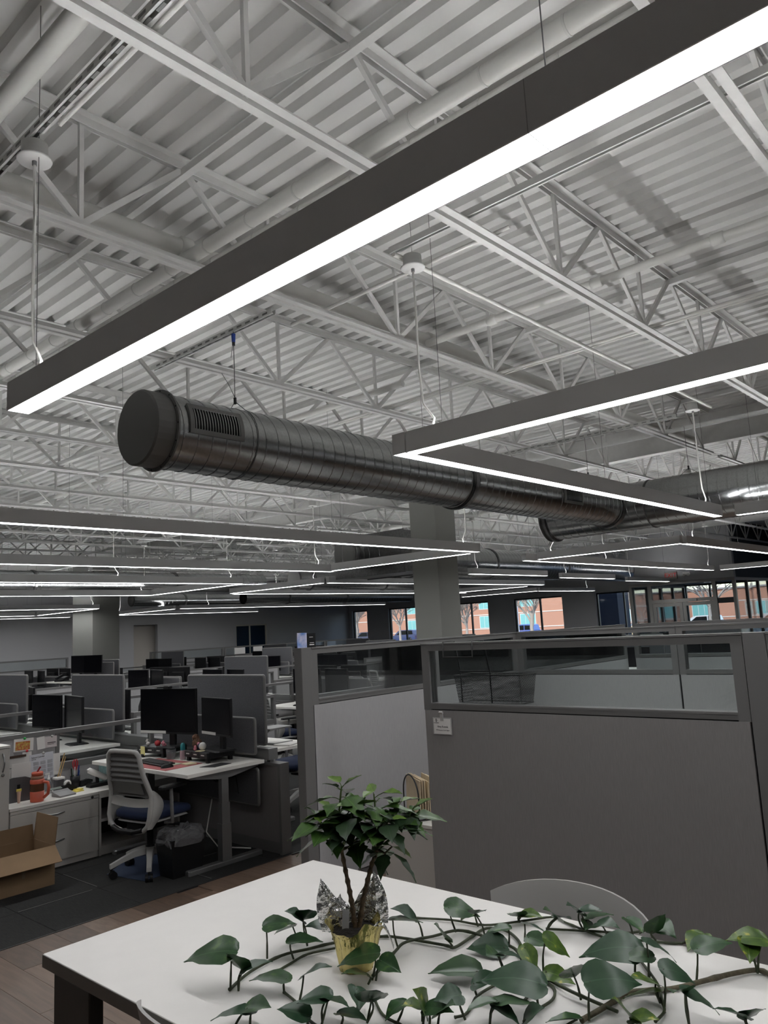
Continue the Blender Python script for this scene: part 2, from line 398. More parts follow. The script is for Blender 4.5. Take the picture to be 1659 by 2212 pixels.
def joist(b, y, n):
    x0, x1 = BAY[b]
    r = thing('roof_joist', 'white open-web roof joist, %s from the entrance side, %s' % (ORD[n], BAYN[b]), 'joist', (x0, y, ZB), 0, 'white roof joists')
    angle_pair(MB(), x0, x1, ZT, False, 0.055).box(x0, x1, 0, 0, 0, 0).build('top_chord', WHITE_STEEL, r)
    angle_pair(MB(), x0, x1, ZB, True, 0.046).build('bottom_chord', WHITE_STEEL, r)
    for c in r.children: c.location = (-x0, 0, -ZB)
    k = math.ceil((x0+0.3-0.60)/PN); xs = []
    while 0.60+k*PN < x1-0.3: xs.append(0.60+k*PN); k += 1
    far = b > 0 or y > 14
    mb = MB()
    for x in xs:
        for kind in 'vrl':
            if kind == 'l' and x-PN/2 < x0 or kind == 'r' and x+PN/2 > x1: continue
            me = web_mesh(kind)
            if far: mb._add([(v.co.x+x, v.co.y, v.co.z) for v in me.vertices], [tuple(p.vertices) for p in me.polygons])
            else: link('web_member', me, None, r, (x-x0, 0, -ZB))
    if far:
        w = mb.build('web', WHITE_STEEL, r); w.location = (-x0, 0, -ZB); w['kind'] = 'stuff'
YJ = [0.92+1.5*i for i in range(21)]
for n, y in enumerate(YJ):
    if y < 23: joist(0, y, n)
    if y > 2: joist(1, y, n-1)
    if y > 6: joist(2, y, n-4)
# roof beams carrying the joists
for x, lab in ((12.0, 'white steel roof beam over the column with the boxy duct'), (24.0, 'white steel roof beam over the far desks before the windows')):
    b = thing('roof_beam', lab, 'beam', (x, 0, 4.30))
    MB().box(-0.09, 0.09, -4, YW, 0.48, 0.50).build('top_flange', WHITE_STEEL, b)
    MB().box(-0.09, 0.09, -4, YW, 0.0, 0.02).build('bottom_flange', WHITE_STEEL, b)
    MB().box(-0.007, 0.007, -4, YW, 0.02, 0.48).build('beam_web', WHITE_STEEL, b)
# bridging angles between the joists
for x, z, y0, y1, lab in ((2.64, 4.70, 0.9, 9.9, 'white bridging angle across the joists nearest the camera'), (6.72, 4.70, 0.9, 17, 'white bridging angle across the joists above the round duct'),
                      (10.8, 4.70, 0.9, 23, 'white bridging angle across the joists just before the roof beam'), (18.2, 4.70, 3, 31, 'white bridging angle across the middle bay joists'),
                      (4.68, 4.155, 6.9, 17, 'white bridging angle on the lower chords left of the round duct'), (10.1, 4.155, 2.4, 20, 'white bridging angle on the lower chords beside the main duct')):
    tag(MB().box(x-0.025, x+0.025, y0, y1, z, z+0.005).box(x-0.025, x-0.02, y0, y1, z+0.005, z+0.05).build('bridging_angle', WHITE_STEEL), lab, 'angle bar')

# ------------------------------------------------------------------ pipes, struts and conduits
PIPE = mat('white_painted_pipe', (0.66, 0.655, 0.62), 0.4, bump=0.02)
STRAP = mat('white_strap', (0.6, 0.6, 0.57), 0.5)
def pipe(name, label, p, q, r, cat='pipe', couplings=(), straps=(), m=PIPE, n=14):
    o = thing(name, label, cat, p); p, q = Vector(p), Vector(q); d = q-p
    MB().tube([(0, 0, 0), d], r, n).build('pipe_run' if cat == 'pipe' else 'run', m, o)
    u = d.normalized()
    for t in couplings: MB().tube([u*(t-0.045), u*(t-0.035), u*(t+0.035), u*(t+0.045)], [r*1.05, r*1.28, r*1.28, r*1.05], n).build('coupling', m, o)
    for t in straps: MB().tube([u*(t-0.006), u*(t+0.006)], r*1.07, n).build('strap', STRAP, o)
    return o
pipe('drain_pipe', 'thick white drain pipe running alongside the second roof joist', (0.2, 4.16, 4.365), (11.8, 4.16, 4.365), 0.06, couplings=(2.6, 5.2, 7.8))
o = pipe('insulated_pipe', 'white wrapped pipe of the strapped pair crossing behind the nearest light', (2.735, -1, 4.225), (2.735, 7.6, 4.225), 0.045, straps=[0.6+0.42*i for i in range(19)])
pipe('insulated_pipe', 'thinner white pipe of the strapped pair crossing behind the nearest light', (2.85, -1, 4.195), (2.85, 7.6, 4.195), 0.030, straps=[0.7+0.42*i for i in range(19)])
pipe('sprinkler_pipe', 'smooth white pipe at the top left corner beside the slotted strut', (1.29, -1, 4.22), (1.29, 6, 4.22), 0.045)
pipe('sprinkler_pipe', 'white sprinkler branch with couplings joining the thick drain pipe', (5.30, -2, 4.30), (5.30, 4.10, 4.30), 0.034, couplings=(3.55, 4.45, 5.4))
pipe('sprinkler_pipe', 'white sprinkler branch passing in front of the square column', (9.0, 7.9, 4.02), (13.4, 7.9, 4.02), 0.05, couplings=(2.1,))
pipe('sprinkler_pipe', 'white sprinkler branch over the far middle desks', (6.0, 5.0, 4.30), (6.0, 20, 4.30), 0.034, couplings=(3, 6, 9, 12))
pipe('sprinkler_pipe', 'long white sprinkler main crossing the middle roof bay', (14.6, 3, 4.28), (14.6, 31, 4.28), 0.05, couplings=(3, 6, 9, 12, 15, 18, 21, 24))
CH = mat('strut_zinc', (0.52, 0.52, 0.50), 0.35, 0.6)
def strut(label, p, L, axis, m=WHITE_STEEL, slots=True):
    o = thing('strut_channel', label, 'strut', p); w, h, t = 0.041, 0.041, 0.004
    def bx(a0, a1, b0, b1, z0, z1):
        return (a0, a1, b0, b1, z0, z1) if axis == 'x' else (b0, b1, a0, a1, z0, z1)
    mb = MB().box(*bx(0, L, -w/2, w/2, h-t, h)).box(*bx(0, L, -w/2, -w/2+t, 0, h-t)).box(*bx(0, L, w/2-t, w/2, 0, h-t))
    mb.box(*bx(0, L, -w/2+t, -w/2+0.011, 0, t)).box(*bx(0, L, w/2-0.011, w/2-t, 0, t)); mb.build('channel', m, o)
    if slots:
        s = MB(); a = 0.05
        while a < L-0.05: s.box(*bx(a, a+0.055, -w/2-0.0015, -w/2+0.001, 0.013, 0.027)); s.box(*bx(a, a+0.055, -0.007, 0.007, -0.0015, 0.001)); a += 0.1
        q = s.build('slot', mat('slot_shadow_steel', (0.22, 0.22, 0.21), 0.7), o); q['kind'] = 'stuff'
    return o
strut('slotted white strut with conduit leading to the upper left light canopy', (1.45, -1, 4.145), 6.5, 'y')
strut('white strut crossing the right of the nearest light', (3.56, -1, 4.145), 4.0, 'y', slots=False)
strut('slotted white strut from which the round duct end hangs', (3.47, 4.05, 4.06), 1.6, 'y')
strut('white strut carrying the duct hangers near the main duct', (8.65, 3.2, 3.98), 2.6, 'y', CH)
strut('white strut above the long right-hand light', (8.05, 0.6, 4.13), 6.0, 'y', slots=False)
strut('white strut over the left desks', (5.2, 6.3, 4.06), 3.5, 'y', slots=False)
def conduit(label, pts, r=0.012, n=6):
    return tag(MB().tube(pts, r, n).build('conduit', CABLE_W), label, 'conduit')
conduit('thin white conduit along the slotted strut at upper left', [(1.50, -1, 4.16), (1.50, 3.2, 4.16)], 0.013)
conduit('thin white conduit between the two nearest canopies, along the joists', [(3.5, 2.93, 4.10), (9.0, 2.93, 4.10)], 0.016)
conduit('white conduit crossing above the middle of the nearest light', [(3.86, 2.3, 4.16), (3.86, 4.3, 4.16)], 0.014)
conduit('white conduit crossing left of the right-hand light', [(6.17, 0.8, 4.165), (6.17, 6.2, 4.165)], 0.014)
conduit('second white conduit left of the right-hand light', [(6.23, 0.8, 4.165), (6.23, 6.2, 4.165)], 0.01)
fc = [(0.2, 3.99, 4.17)]
for i in range(40): fc.append((0.2+i*0.085, 3.985+0.008*math.sin(i*0.9), 4.168+0.006*math.sin(i*1.7)))
tag(MB().tube(fc, 0.011, 6).build('flexible_conduit', WHITE_STEEL), 'ribbed white flexible conduit lying on the second joist lower chord', 'conduit')

# ------------------------------------------------------------------ ducts
def spiral(L, r, turn=0.115, n=36, x0=0.0):
    """a lock-seam spiral tube along +x: a smooth wall and a proud helical seam"""
    k = max(2, int(L/0.5)); mb = MB().lathe([(r, x0+L*i/k) for i in range(k+1)], n, axis='x')
    w, e = 0.0075, 0.0035
    rows = []
    for i in range(int(L/turn*n)+1):
        t = 2*math.pi*i/n; b = x0+turn*i/n
        rows.append([(max(x0, min(x0+L, b+q)), rr*math.cos(t), rr*math.sin(t)) for q, rr in ((-w, r-0.001), (-w*0.6, r+e), (w*0.6, r+e), (w, r-0.001))])
    return mb.grid(rows, False)
def rot_y(mb):   # turn a run along x into one along y
    mb.v = [(-b, a, c) for a, b, c in mb.v]; return mb
def ring(x, r, w=0.03, e=0.02, n=36):
    return MB().lathe([(r-0.002, x-w/2), (r+e, x-w/2), (r+e, x+w/2), (r-0.002, x+w/2)], n, axis='x', smooth=False)
DR, DZ, DY = 0.255, 3.19, 4.50
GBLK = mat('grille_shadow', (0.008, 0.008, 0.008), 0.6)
def grille(root, x, L, h, a0, r, nslat):
    """register on a round duct: a saddle frame with vertical slats, centred at angle a0 about the axis"""
    g = MB(); half = h/2/r; fr = 0.032
    def P(xx, a, rr): return (xx, -rr*math.cos(a), rr*math.sin(a))
    def saddle(x0, x1, a_0, a_1, rr):
        rows = []
        for i in range(9):
            a = a_0+(a_1-a_0)*i/8; rows.append([P(x0, a, rr-0.02), P(x0, a, rr), P(x1, a, rr), P(x1, a, rr-0.02)])
        return rows
    for q in (saddle(x, x+L, a0-half, a0-half+fr/r, r+0.016), saddle(x, x+L, a0+half-fr/r, a0+half, r+0.016),
              saddle(x, x+fr, a0-half+fr/r, a0+half-fr/r, r+0.016), saddle(x+L-fr, x+L, a0-half+fr/r, a0+half-fr/r, r+0.016)): g.grid(q, False)
    o = g.build('register_frame', CAPMAT, root)
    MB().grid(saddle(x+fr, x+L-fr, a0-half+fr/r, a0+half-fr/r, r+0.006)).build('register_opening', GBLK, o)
    me = MB()
    rows = saddle(-0.0025, 0.0025, a0-half+fr/r, a0+half-fr/r, r+0.015); me.grid(rows, False); me = me.mesh('slat'); me.materials.append(GALV)
    for i in range(nslat): link('slat', me, None, o, (x+fr+(i+0.5)*(L-2*fr)/nslat, 0, 0))
    return o
def duct1():
    d = thing('spiral_duct', 'round galvanised spiral duct with dark end cap hanging above the desks', 'duct', (2.64, DY, DZ))
    spiral(3.32, DR, x0=0.14).build('duct_tube', GALV, d)
    spiral(3.25, DR-0.006, x0=3.5).build('duct_tube', GALV, d)
    MB().lathe([(0, 0.0), (DR-0.012, 0.0), (DR, 0.012), (DR, 0.14)], 40, axis='x', smooth=False).build('end_cap', CAPMAT, d)
    f = ring(0.15, DR, 0.012, 0.024).build('end_flange', CAPMAT, d)
    bl = MB().lathe([(0, -0.004), (0.005, -0.004), (0.005, 0.0)], 6, axis='x').mesh('bolt'); bl.materials.append(BLACK)
    for i in range(14):
        a = 2*math.pi*i/14; link('bolt', bl, None, f, (0.144, (DR+0.012)*math.cos(a), (DR+0.012)*math.sin(a)))
    ring(3.48, DR, 0.05, 0.026).build('joint_ring', GALV_D, d)
    ring(6.72, DR, 0.09, 0.018).build('collar', GALV_D, d)
    grille(d, 0.24, 0.44, 0.21, R(12), DR, 17)
    grille(d, 5.18, 0.44, 0.20, R(0), DR, 17)
    return d
duct1()
def duct2():
    X, rr = 9.66, 0.306
    d = thing('spiral_duct', 'larger round galvanised main duct the capped duct runs into', 'duct', (X, 5.45, DZ))
    t = rot_y(spiral(8.0, rr, x0=0)); t.v = [(a, b-8.0, c) for a, b, c in t.v]; t.build('duct_tube', GALV, d)
    rot_y(MB().lathe([(0, 0.0), (rr, 0.0), (rr, 0.05), (rr+0.02, 0.05), (rr+0.02, 0.03)], 36, axis='x', smooth=False)).build('end_cap', CAPMAT, d)
    for y in (-0.03,): rot_y(ring(y, rr, 0.035, 0.028)).build('joint_ring', GALV_D, d)
    rot_y(ring(-1.45, rr, 0.012, 0.008)).build('joint_ring', GALV_D, d)
    return d
duct2()
def longduct(label, axis, p, L, r, rings=(), caps=(False, False), turn=0.16, grilles=()):
    d = thing('spiral_duct', label, 'duct', p)
    t = spiral(L, r, turn, 24)
    if axis == 'y': rot_y(t)
    t.build('duct_tube', GALV, d)
    for x in rings:
        q = ring(x, r, 0.05, 0.022, 24)
        (rot_y(q) if axis == 'y' else q).build('joint_ring', GALV_D, d)
    for e, on in zip((0, L), caps):
        if on:
            s = 1 if e == 0 else -1
            q = MB().lathe([(0, e-0.05*s), (r-0.01, e-0.05*s), (r+0.01, e-0.03*s), (r+0.01, e)], 24, axis='x', smooth=False)
            (rot_y(q) if axis == 'y' else q).build('end_cap', CAPMAT, d)
    for g in grilles: grille(d, g, 0.5, 0.25, R(0), r, 12)
    return d
longduct('galvanised spiral duct leaving the boxy plenum behind the square column', 'x', (13.15, 11.9, DZ+0.16), 12.5, 0.40, (1.0, 4.2, 8.0))
longduct('long galvanised spiral duct across the far left behind the pendant lights', 'x', (1.5, 16.9, DZ), 12.2, 0.235, (3.2, 5.9, 9.4), (False, False), grilles=(4.4, 9.8))
longduct('short capped spiral duct just right of the thermostat column', 'x', (14.45, 25.0, DZ+0.03), 4.8, 0.21, (2.1,), (True, False))
longduct('capped spiral duct with end disc facing the room left of the square column', 'x', (14.05, 15.9, DZ+0.02), 7.0, 0.27, (0.5, 3.5), (True, False), grilles=(3.6,))
longduct('thin bright spiral duct curving under the far lights', 'x', (17.0, 22.0, DZ-0.1), 9.0, 0.22, (2, 5))
pb = thing('plenum_box', 'square sheet-metal duct box behind the square column', 'duct', (12.6, 11.25, DZ-0.26))
MB().bbox(-0.45, 0.55, -0.9, 1.1, 0, 0.86, 0.006).build('box_body', GALV_D, pb)
MB().box(-0.47, -0.45, -0.92, 1.12, -0.02, 0.88).build('box_flange', GALV_D, pb); MB().box(0.55, 0.57, -0.92, 1.12, -0.02, 0.88).build('box_flange', GALV_D, pb)
for sx in (-0.40, 0.50):
    for sy in (-0.85, 1.05): MB().tube([(sx, sy, 0.86), (sx, sy, 4.80-DZ+0.26)], 0.006, 5).build('hanger_rod', WHITE_STEEL, pb)
longduct('round duct stub left of the boxy plenum', 'x', (11.4, 11.3, DZ+0.16), 0.75, 0.30, (0.1,), (True, False))
# suspended cable hangers of the ducts
WIRE = mat('steel_wire', (0.10, 0.10, 0.10), 0.5, 0.7)
BLUEC = mat('blue_gripper', (0.02, 0.06, 0.32), 0.4)
def hanger(x, y, ztop, zd, r, label, blue=False):
    h = thing('duct_hanger', label, 'hanger', (x, y, zd+r))
    top = ztop-zd-r
    MB().tube([(0, 0, 0.05), (0, 0, top)], 0.0028, 5).build('wire', WIRE, h)
    sl = []
    for i in range(25):
        a = R(-30+240*i/24); sl.append((0, (r+0.006)*math.cos(a), -r+(r+0.006)*math.sin(a)))
    MB().tube([(0, 0, 0.07), (0.0, r*0.45, -0.02)]+[(0, (r+0.006)*math.cos(R(60-300*i/24)), -r+(r+0.006)*math.sin(R(60-300*i/24))) for i in range(25)]+[(0, -r*0.45, -0.02), (0, 0, 0.07)], 0.0028, 5).build('sling', WIRE, h)
    MB().cbox(0, 0, 0.075, 0.014, 0.018, 0.05).build('ferrule', BLACKM, h)
    if blue:
        MB().tube([(0, 0, top-0.085), (0, 0, top-0.02)], [0.014, 0.017], 10).build('gripper', BLUEC, h)
        MB().tube([(0, 0, top-0.11), (0, 0, top-0.085)], 0.012, 10).build('gripper_base', BLACKM, h)
        MB().tube([(0, 0.01, top-0.1), (-0.008, 0.025, top-0.2)], 0.002, 5).build('wire_tail', WIRE, h)
        MB().tube([(0, 0.0, 0.1), (-0.03, 0.03, 0.2), (-0.07, 0.06, 0.29)], 0.002, 5).build('wire_tail', WIRE, h)
hanger(3.45, DY, 4.06, DZ, DR, 'steel wire hanger with blue gripper above the duct end', True)
hanger(8.65, 4.35, 3.98, DZ, DR, 'steel wire hanger where the two ducts meet')
hanger(9.66, 3.5, 4.1, DZ, 0.306, 'steel wire hanger on the main duct')

# ------------------------------------------------------------------ suspended linear lights
LW, LH, LZ = 0.10, 0.13, 2.85
LENS = mat('opal_lens_edge', (0.7, 0.7, 0.7), 0.5)
def lit_face(o, k):
    """only face k of the lens box gives off light"""
    o.data.materials.append(LENS)
    for i, p in enumerate(o.data.polygons): p.material_index = 0 if i == k else 1
def light(axis, c, a, b, label, cables=(), seams=(), wires=None):
    """a straight run: axis 'x' at y=c from x=a..b, or axis 'y' at x=c from y=a..b"""
    L = b-a; loc = (a, c, LZ) if axis == 'x' else (c, a, LZ)
    o = thing('pendant_light', label, 'light', loc, 0, 'grey linear pendant lights')
    def T(a0, a1, b0, b1, z0, z1): return (a0, a1, b0, b1, z0, z1) if axis == 'x' else (b0, b1, a0, a1, z0, z1)
    w = LW/2; t = 0.004
    MB().box(*T(0, L, -w, -w+t, 0, LH)).box(*T(0, L, w-t, w, 0, LH)).box(*T(0, t, -w+t, w-t, 0, LH)).box(*T(L-t, L, -w+t, w-t, 0, LH)).box(*T(t, L-t, -w+t, w-t, 0.035, LH-0.02)).build('housing', FIX, o)
    lit_face(MB().box(*T(t, L-t, -w+t, w-t, 0.002, 0.03)).build('diffuser', EM_DN, o), 0)
    lit_face(MB().box(*T(0.03, L-0.03, -0.015, 0.015, LH-0.019, LH-0.008)).build('uplight_lens', EM_UP, o), 1)
    for q in seams: MB().box(*T(q-0.001, q+0.001, -w-0.0005, w+0.0005, -0.0006, LH)).build('joint_seam', mat('seam_grey', (0.38, 0.38, 0.38), 0.6), o)
    n = max(2, int(L/2.4)+1)
    for q in (wires or [0.25+(L-0.5)*i/(n-1) for i in range(n)]):
        p = (q, 0) if axis == 'x' else (0, q)
        MB().tube([(p[0], p[1], LH), (p[0], p[1], 4.80-LZ)], 0.0018, 4).build('suspension_wire', WIRE, o)
    for q, side in cables:
        p = Vector((q, 0, LH)) if axis == 'x' else Vector((0, q, LH)); s = Vector((side, 0, 0)) if axis == 'x' else Vector((0, side, 0))
        H = 4.02-LZ
        path = [p, p+s*0.02+Vector((0, 0, 0.05)), p-s*0.06+Vector((0, 0, 0.16)), p-s*0.075+Vector((0, 0, 0.4)), p-s*0.07+Vector((0.004, 0.004, 0.8)), p-s*0.075+Vector((0, 0, H-LH)) + Vector((0, 0, LH))*0]
        path[-1].z = H
        MB().tube(path, 0.0075, 6).build('power_cable', CABLE_W, o)
        e = path[-1]
        c2 = MB().lathe([(0, 0.0), (0.075, 0.0), (0.078, 0.008), (0.06, 0.018), (0.058, 0.085), (0.0, 0.085)], 22).build('canopy', WHITE_STEEL, o, e)
        MB().lathe([(0, -0.02), (0.011, -0.02), (0.011, 0.0)], 10).build('cable_gland', LEGM, c2)
    return o
light('y', 1.45, -3.0, 3.48, 'long grey linear light nearest the camera, sweeping across the top', cables=((6.27, -1),), seams=(3.77,), wires=(0.3, 3.74, 6.3))
light('y', 3.615, -3.0, 2.975, 'grey linear light entering from the right edge above the cubicle', cables=((5.80, -1),))
light('x', 3.03, 3.56, 9.12, 'grey linear light forming the far leg of the right-hand L shape', cables=((5.2, 1),))
light('y', 9.22, -2.5, 2.86, 'short visible end of a linear light at the right edge under the main duct')
light('x', 6.76, -2.0, 9.64, 'long grey linear light across the left below the capped duct', cables=((11.3, -1),))
light('y', 9.70, 6.95, 9.95, 'grey linear light slanting left of the square column', cables=())
light('x', 10.12, 0.0, 9.84, 'second long grey linear light across the left', cables=((9.5, 1),))
light('x', 12.95, 0.0, 9.98, 'third long grey linear light across the left', cables=((9.7, 1), (7.2, 1)))
light('y', 10.03, 13.12, 16.4, 'linear light slanting at the end of the third left-hand run')
light('x', 16.52, 2.0, 10.1, 'fourth long linear light across the left, before the round duct', cables=((7.8, -1),))
light('x', 22.7, 4.0, 12.0, 'fifth linear light far left before the thermostat column', cables=((7.8, 1),))
light('y', 12.05, 22.85, 27.0, 'linear light slanting across the foot of the thermostat column')
light('x', 27.2, 6.0, 12.0, 'linear light far left beyond the fifth row')
light('x', 29.5, 8.0, 14.4, 'linear light farthest left along the back wall')
light('y', 11.95, 12.6, 15.95, 'linear light slanting before the duct with the end disc', cables=((0.3, 1),))
light('x', 12.55, 12.05, 21.3, 'linear light passing behind the square column', cables=((1.2, 1), (8.9, 1)))
light('x', 16.2, 12.2, 22.2, 'linear light under the duct with the end disc', cables=((1.5, 1), (5, 1)))
light('y', 15.65, 24.2, 28.1, 'linear light with hanging cable left of the back wall doorway', cables=((3.8, 1),))
light('x', 24.0, 15.75, 26.6, 'far linear light above the back wall office door', cables=((1.2, 1), (6, 1)))
light('x', 28.7, 15.75, 23.0, 'farthest linear light along the back wall, right part')
light('y', 12.1, 4.62, 7.18, 'linear light slanting right of the square column below the main duct', cables=((2.3, 1),))
light('x', 7.42, 12.0, 21.4, 'linear light pointing at the exit sign', cables=((9.1, -1), (3.2, 1)))
light('x', 4.62, 12.2, 22.0, 'linear light at the right edge above the dark vestibule side', cables=((0.4, -1),))
light('y', 21.5, 4.75, 7.25, 'far linear light at the right edge before the vestibule')
light('x', 9.9, 13.76, 16.97, 'short linear light just right of the square column', cables=((0.3, 1),))
light('x', 10.25, 18.3, 21.4, 'second short linear light right of the square column', cables=((0.3, 1),))
light('x', 10.75, 23.3, 26.6, 'third short linear light right of the square column, by the exit sign', cables=((0.3, 1),))
light('y', 21.4, 13.2, 16.05, 'far linear light slanting right behind the square column')
light('y', 25.5, 15.3, 18.8, 'farthest slanting linear light before the window wall')
light('x', 15.3, 25.6, 30.0, 'farthest linear light above the windows right of the column', cables=((3.8, 1),))
# ------------------------------------------------------------------ outside: parking lot, brick offices, bare trees, cars
GZ = -0.4
struct(MB().box(XW+0.3, 320, -120, 320, GZ-0.5, GZ).build('ground_outside', mat('pale_asphalt', (0.30, 0.29, 0.28), 0.9, noise=0.15, nscale=0.4)))
def brick_mat():
    m = bpy.data.materials.new('red_brick'); m.use_nodes = True; N, L = m.node_tree.nodes, m.node_tree.links
    t = N.new('ShaderNodeTexCoord'); mp = N.new('ShaderNodeMapping'); mp.inputs['Rotation'].default_value = (R(90), 0, R(90))
    b = N.new('ShaderNodeTexBrick'); b.inputs['Scale'].default_value = 3.0
    b.inputs['Color1'].default_value = (0.46, 0.115, 0.06, 1); b.inputs['Color2'].default_value = (0.52, 0.16, 0.09, 1); b.inputs['Mortar'].default_value = (0.5, 0.26, 0.18, 1)
    L.new(t.outputs['Object'], mp.inputs[0]); L.new(mp.outputs[0], b.inputs[0]); L.new(b.outputs[0], N['Principled BSDF'].inputs['Base Color'])
    N['Principled BSDF'].inputs['Roughness'].default_value = 0.9
    return m
BRICK = brick_mat()
TEAL = mat('teal_office_glass', (0.20, 0.50, 0.50), 0.2); STONE = mat('pale_stone_trim', (0.72, 0.66, 0.60), 0.8)
def building(x, y0, y1, h, label, gable=False):
    b = thing('office_building', label, 'building', (x, y0, GZ)); W = y1-y0
    MB().box(0, 14, 0, W, 0, h).build('brick_wall', BRICK, b)
    for z in (1.0, 3.4): MB().box(-0.08, 0, 0, W, z, z+0.14).build('stone_band', STONE, b)
    y = 3.0; i = 0
    while y < W-4:
        for z in ((1.2, 3.3), (4.4, 6.2)):
            if z[1] > h-0.5: continue
            w = MB().box(-0.05, 0.02, y, y+3.0, z[0], z[1]).build('window', mat('white_window_frame', (0.7, 0.7, 0.68), 0.6), b)
            for q in (0.1, 1.05, 2.0): MB().box(-0.07, -0.05, y+q, y+q+0.88, z[0]+0.1, z[1]-0.1).build('pane', TEAL, w)
        y += 8.2
    if gable:
        for c in (W*0.25, W*0.72):
            MB().prism([(c-4.2, h), (c+4.2, h), (c, h+2.2)], 10, (0, 0, 0), (0, 1, 0), (0, 0, 1)).build('gable', BRICK, b)
            for s in (-1, 1): MB().bar((-0.2, c+s*4.6, h-0.1), (-0.2, c, h+2.35), 0.6, 0.4, (1, 0, 0)).build('gable_trim', STONE, b)
        MB().box(-0.3, 14, 0, W, h, h+0.25).build('roof', mat('grey_shingle', (0.35, 0.33, 0.33), 0.9), b)
    else: MB().box(-0.2, 14.2, -0.2, W+0.2, h, h+0.4).build('cornice', STONE, b)
building(112, 48.5, 190, 9.5, 'long two-storey red brick office building seen through the left windows')
building(127, -40, 52, 5.4, 'low red brick building with white gables seen through the entrance', True)
def tree(x, y, h, seed, label, spread=1.0, tr=0.15):
    t = thing('bare_tree', label, 'tree', (x, y, GZ)); rr = random.Random(seed)
    tk, br = MB(), MB()
    def grow(mb, p, d, L, r, lev):
        q = p+d*L; mid = p+d*L*0.5+Vector((rr.uniform(-1, 1), rr.uniform(-1, 1), 0))*L*0.05
        mb.tube([p, mid, q], [r, r*0.85, r*0.62], 5 if lev < 2 else 3, False)
        if lev >= 6: return
        for i in range(5 if lev < 2 else 3):
            a = rr.uniform(0, 6.28); s = rr.uniform(0.35, 0.85)*spread
            e = Vector((math.cos(a), math.sin(a), 0))*s
            grow(br, p+d*L*rr.uniform(0.35 if lev else 0.5, 1.0), (d+e+Vector((0, 0, 0.12))).normalized(), L*rr.uniform(0.55, 0.78), max(0.012, r*0.52), lev+1)
    grow(tk, Vector((0, 0, 0)), Vector((0.02, 0.03, 1)).normalized(), h*0.30, tr, 0)
    BARK = mat('pale_bark', (0.42, 0.36, 0.31), 0.9)
    tk.build('trunk', BARK, t); br.build('branches', BARK, t)['kind'] = 'stuff'
tree(60, 36.7, 10, 1, 'bare tree with thick pale trunk in the window right of the column', 0.9, 0.2)
tree(58, 50.5, 9, 2, 'bare tree seen in the window left of the column', 1.1)
tree(55, 40.2, 8, 3, 'bare shrubby tree in the narrow window beside the column', 1.2)
tree(62, 27.6, 8, 4, 'bare tree seen through the sidelight left of the entrance doors', 1.2)
tree(58, 20.6, 9, 5, 'bare tree seen through the entrance doors', 1.2)
tree(75, 37.0, 9, 6, 'bare tree between the two brick buildings', 1.1)
tree(60, 58.2, 9, 8, 'bare tree in the leftmost window', 1.1)
def car(x, y, rz, col, label, suv=True):
    c = thing('parked_car', label, 'car', (x, y, GZ), rz)
    body = [(-2.3, 0.35), (-2.3, 0.95), (-2.1, 1.05), (1.0, 1.05) if suv else (0.9, 1.0), (1.3, 0.98), (2.25, 0.9), (2.35, 0.6), (2.3, 0.35)]
    top = [(-2.15, 1.05), (-1.95, 1.65), (-1.6, 1.74), (0.1, 1.72), (0.45, 1.62), (1.1, 1.05)]
    P = mat('car_paint_'+label.split()[0], col, 0.25, 0.0, coat=0.5)
    MB().prism(body, 1.8, (0, 0.9, 0), (1, 0, 0), (0, 0, 1)).build('body', P, c)
    MB().prism(top, 1.6, (0, 0.8, 0), (1, 0, 0), (0, 0, 1)).build('cabin', P, c)
    for y in (0.805, -0.825):
        for q in ([(-1.9, 1.1), (-1.8, 1.58), (-1.05, 1.62), (-1.05, 1.1)], [(-0.95, 1.1), (-0.95, 1.62), (0.05, 1.62), (0.75, 1.1)]):
            MB().prism(q, 0.02, (0, y+0.02, 0), (1, 0, 0), (0, 0, 1)).build('side_window', SCREEN, c)
    for q in (-1.45, 1.45):
        for s in (-0.92, 0.72): MB().lathe([(0, 0), (0.34, 0), (0.36, 0.03), (0.36, 0.17), (0.34, 0.2), (0, 0.2)], 16, (q, s, 0.36), 'y').build('wheel', BLACK, c)
car(84, 72.5, R(100), (0.015, 0.03, 0.12), 'navy SUV parked beyond the window left of the column')
car(84, 80.0, R(95), (0.02, 0.03, 0.09), 'blue SUV parked beyond the leftmost window')
car(80, 29.6, R(95), (0.75, 0.75, 0.76), 'white SUV parked beyond the entrance doors')
car(80, 22.6, R(85), (0.7, 0.72, 0.75), 'silver SUV parked beyond the vestibule side glass')
car(78, 49.5, R(92), (0.05, 0.12, 0.45), 'bright blue car roof beyond the window right of the column', False)
car(82, 36.5, R(92), (0.45, 0.5, 0.6), 'pale SUV parked beyond the dark window')
PIER = mat('dark_brick_pier', (0.02, 0.022, 0.035), 0.8)
tag(MB().box(35, 36.2, 16.7, 17.9, GZ, 4.2).build('porch_pier', PIER), 'dark porch pier outside the window left of the vestibule', 'pier')
tag(MB().bbox(70, 71.5, 22, 34, GZ, 0.75, 0.3).build('clipped_hedge', mat('dry_hedge', (0.5, 0.38, 0.24), 0.95, noise=0.3, nscale=6, bump=0.8, bscale=8)), 'straw-coloured low hedge in front of the parked cars', 'hedge')
tag(MB().tube([(64, 40.8, GZ), (64, 40.8, 9)], 0.10, 8).build('lamp_post', mat('pale_post', (0.6, 0.62, 0.7), 0.5)), 'pale lamp post left of the thick trunk outside', 'post')
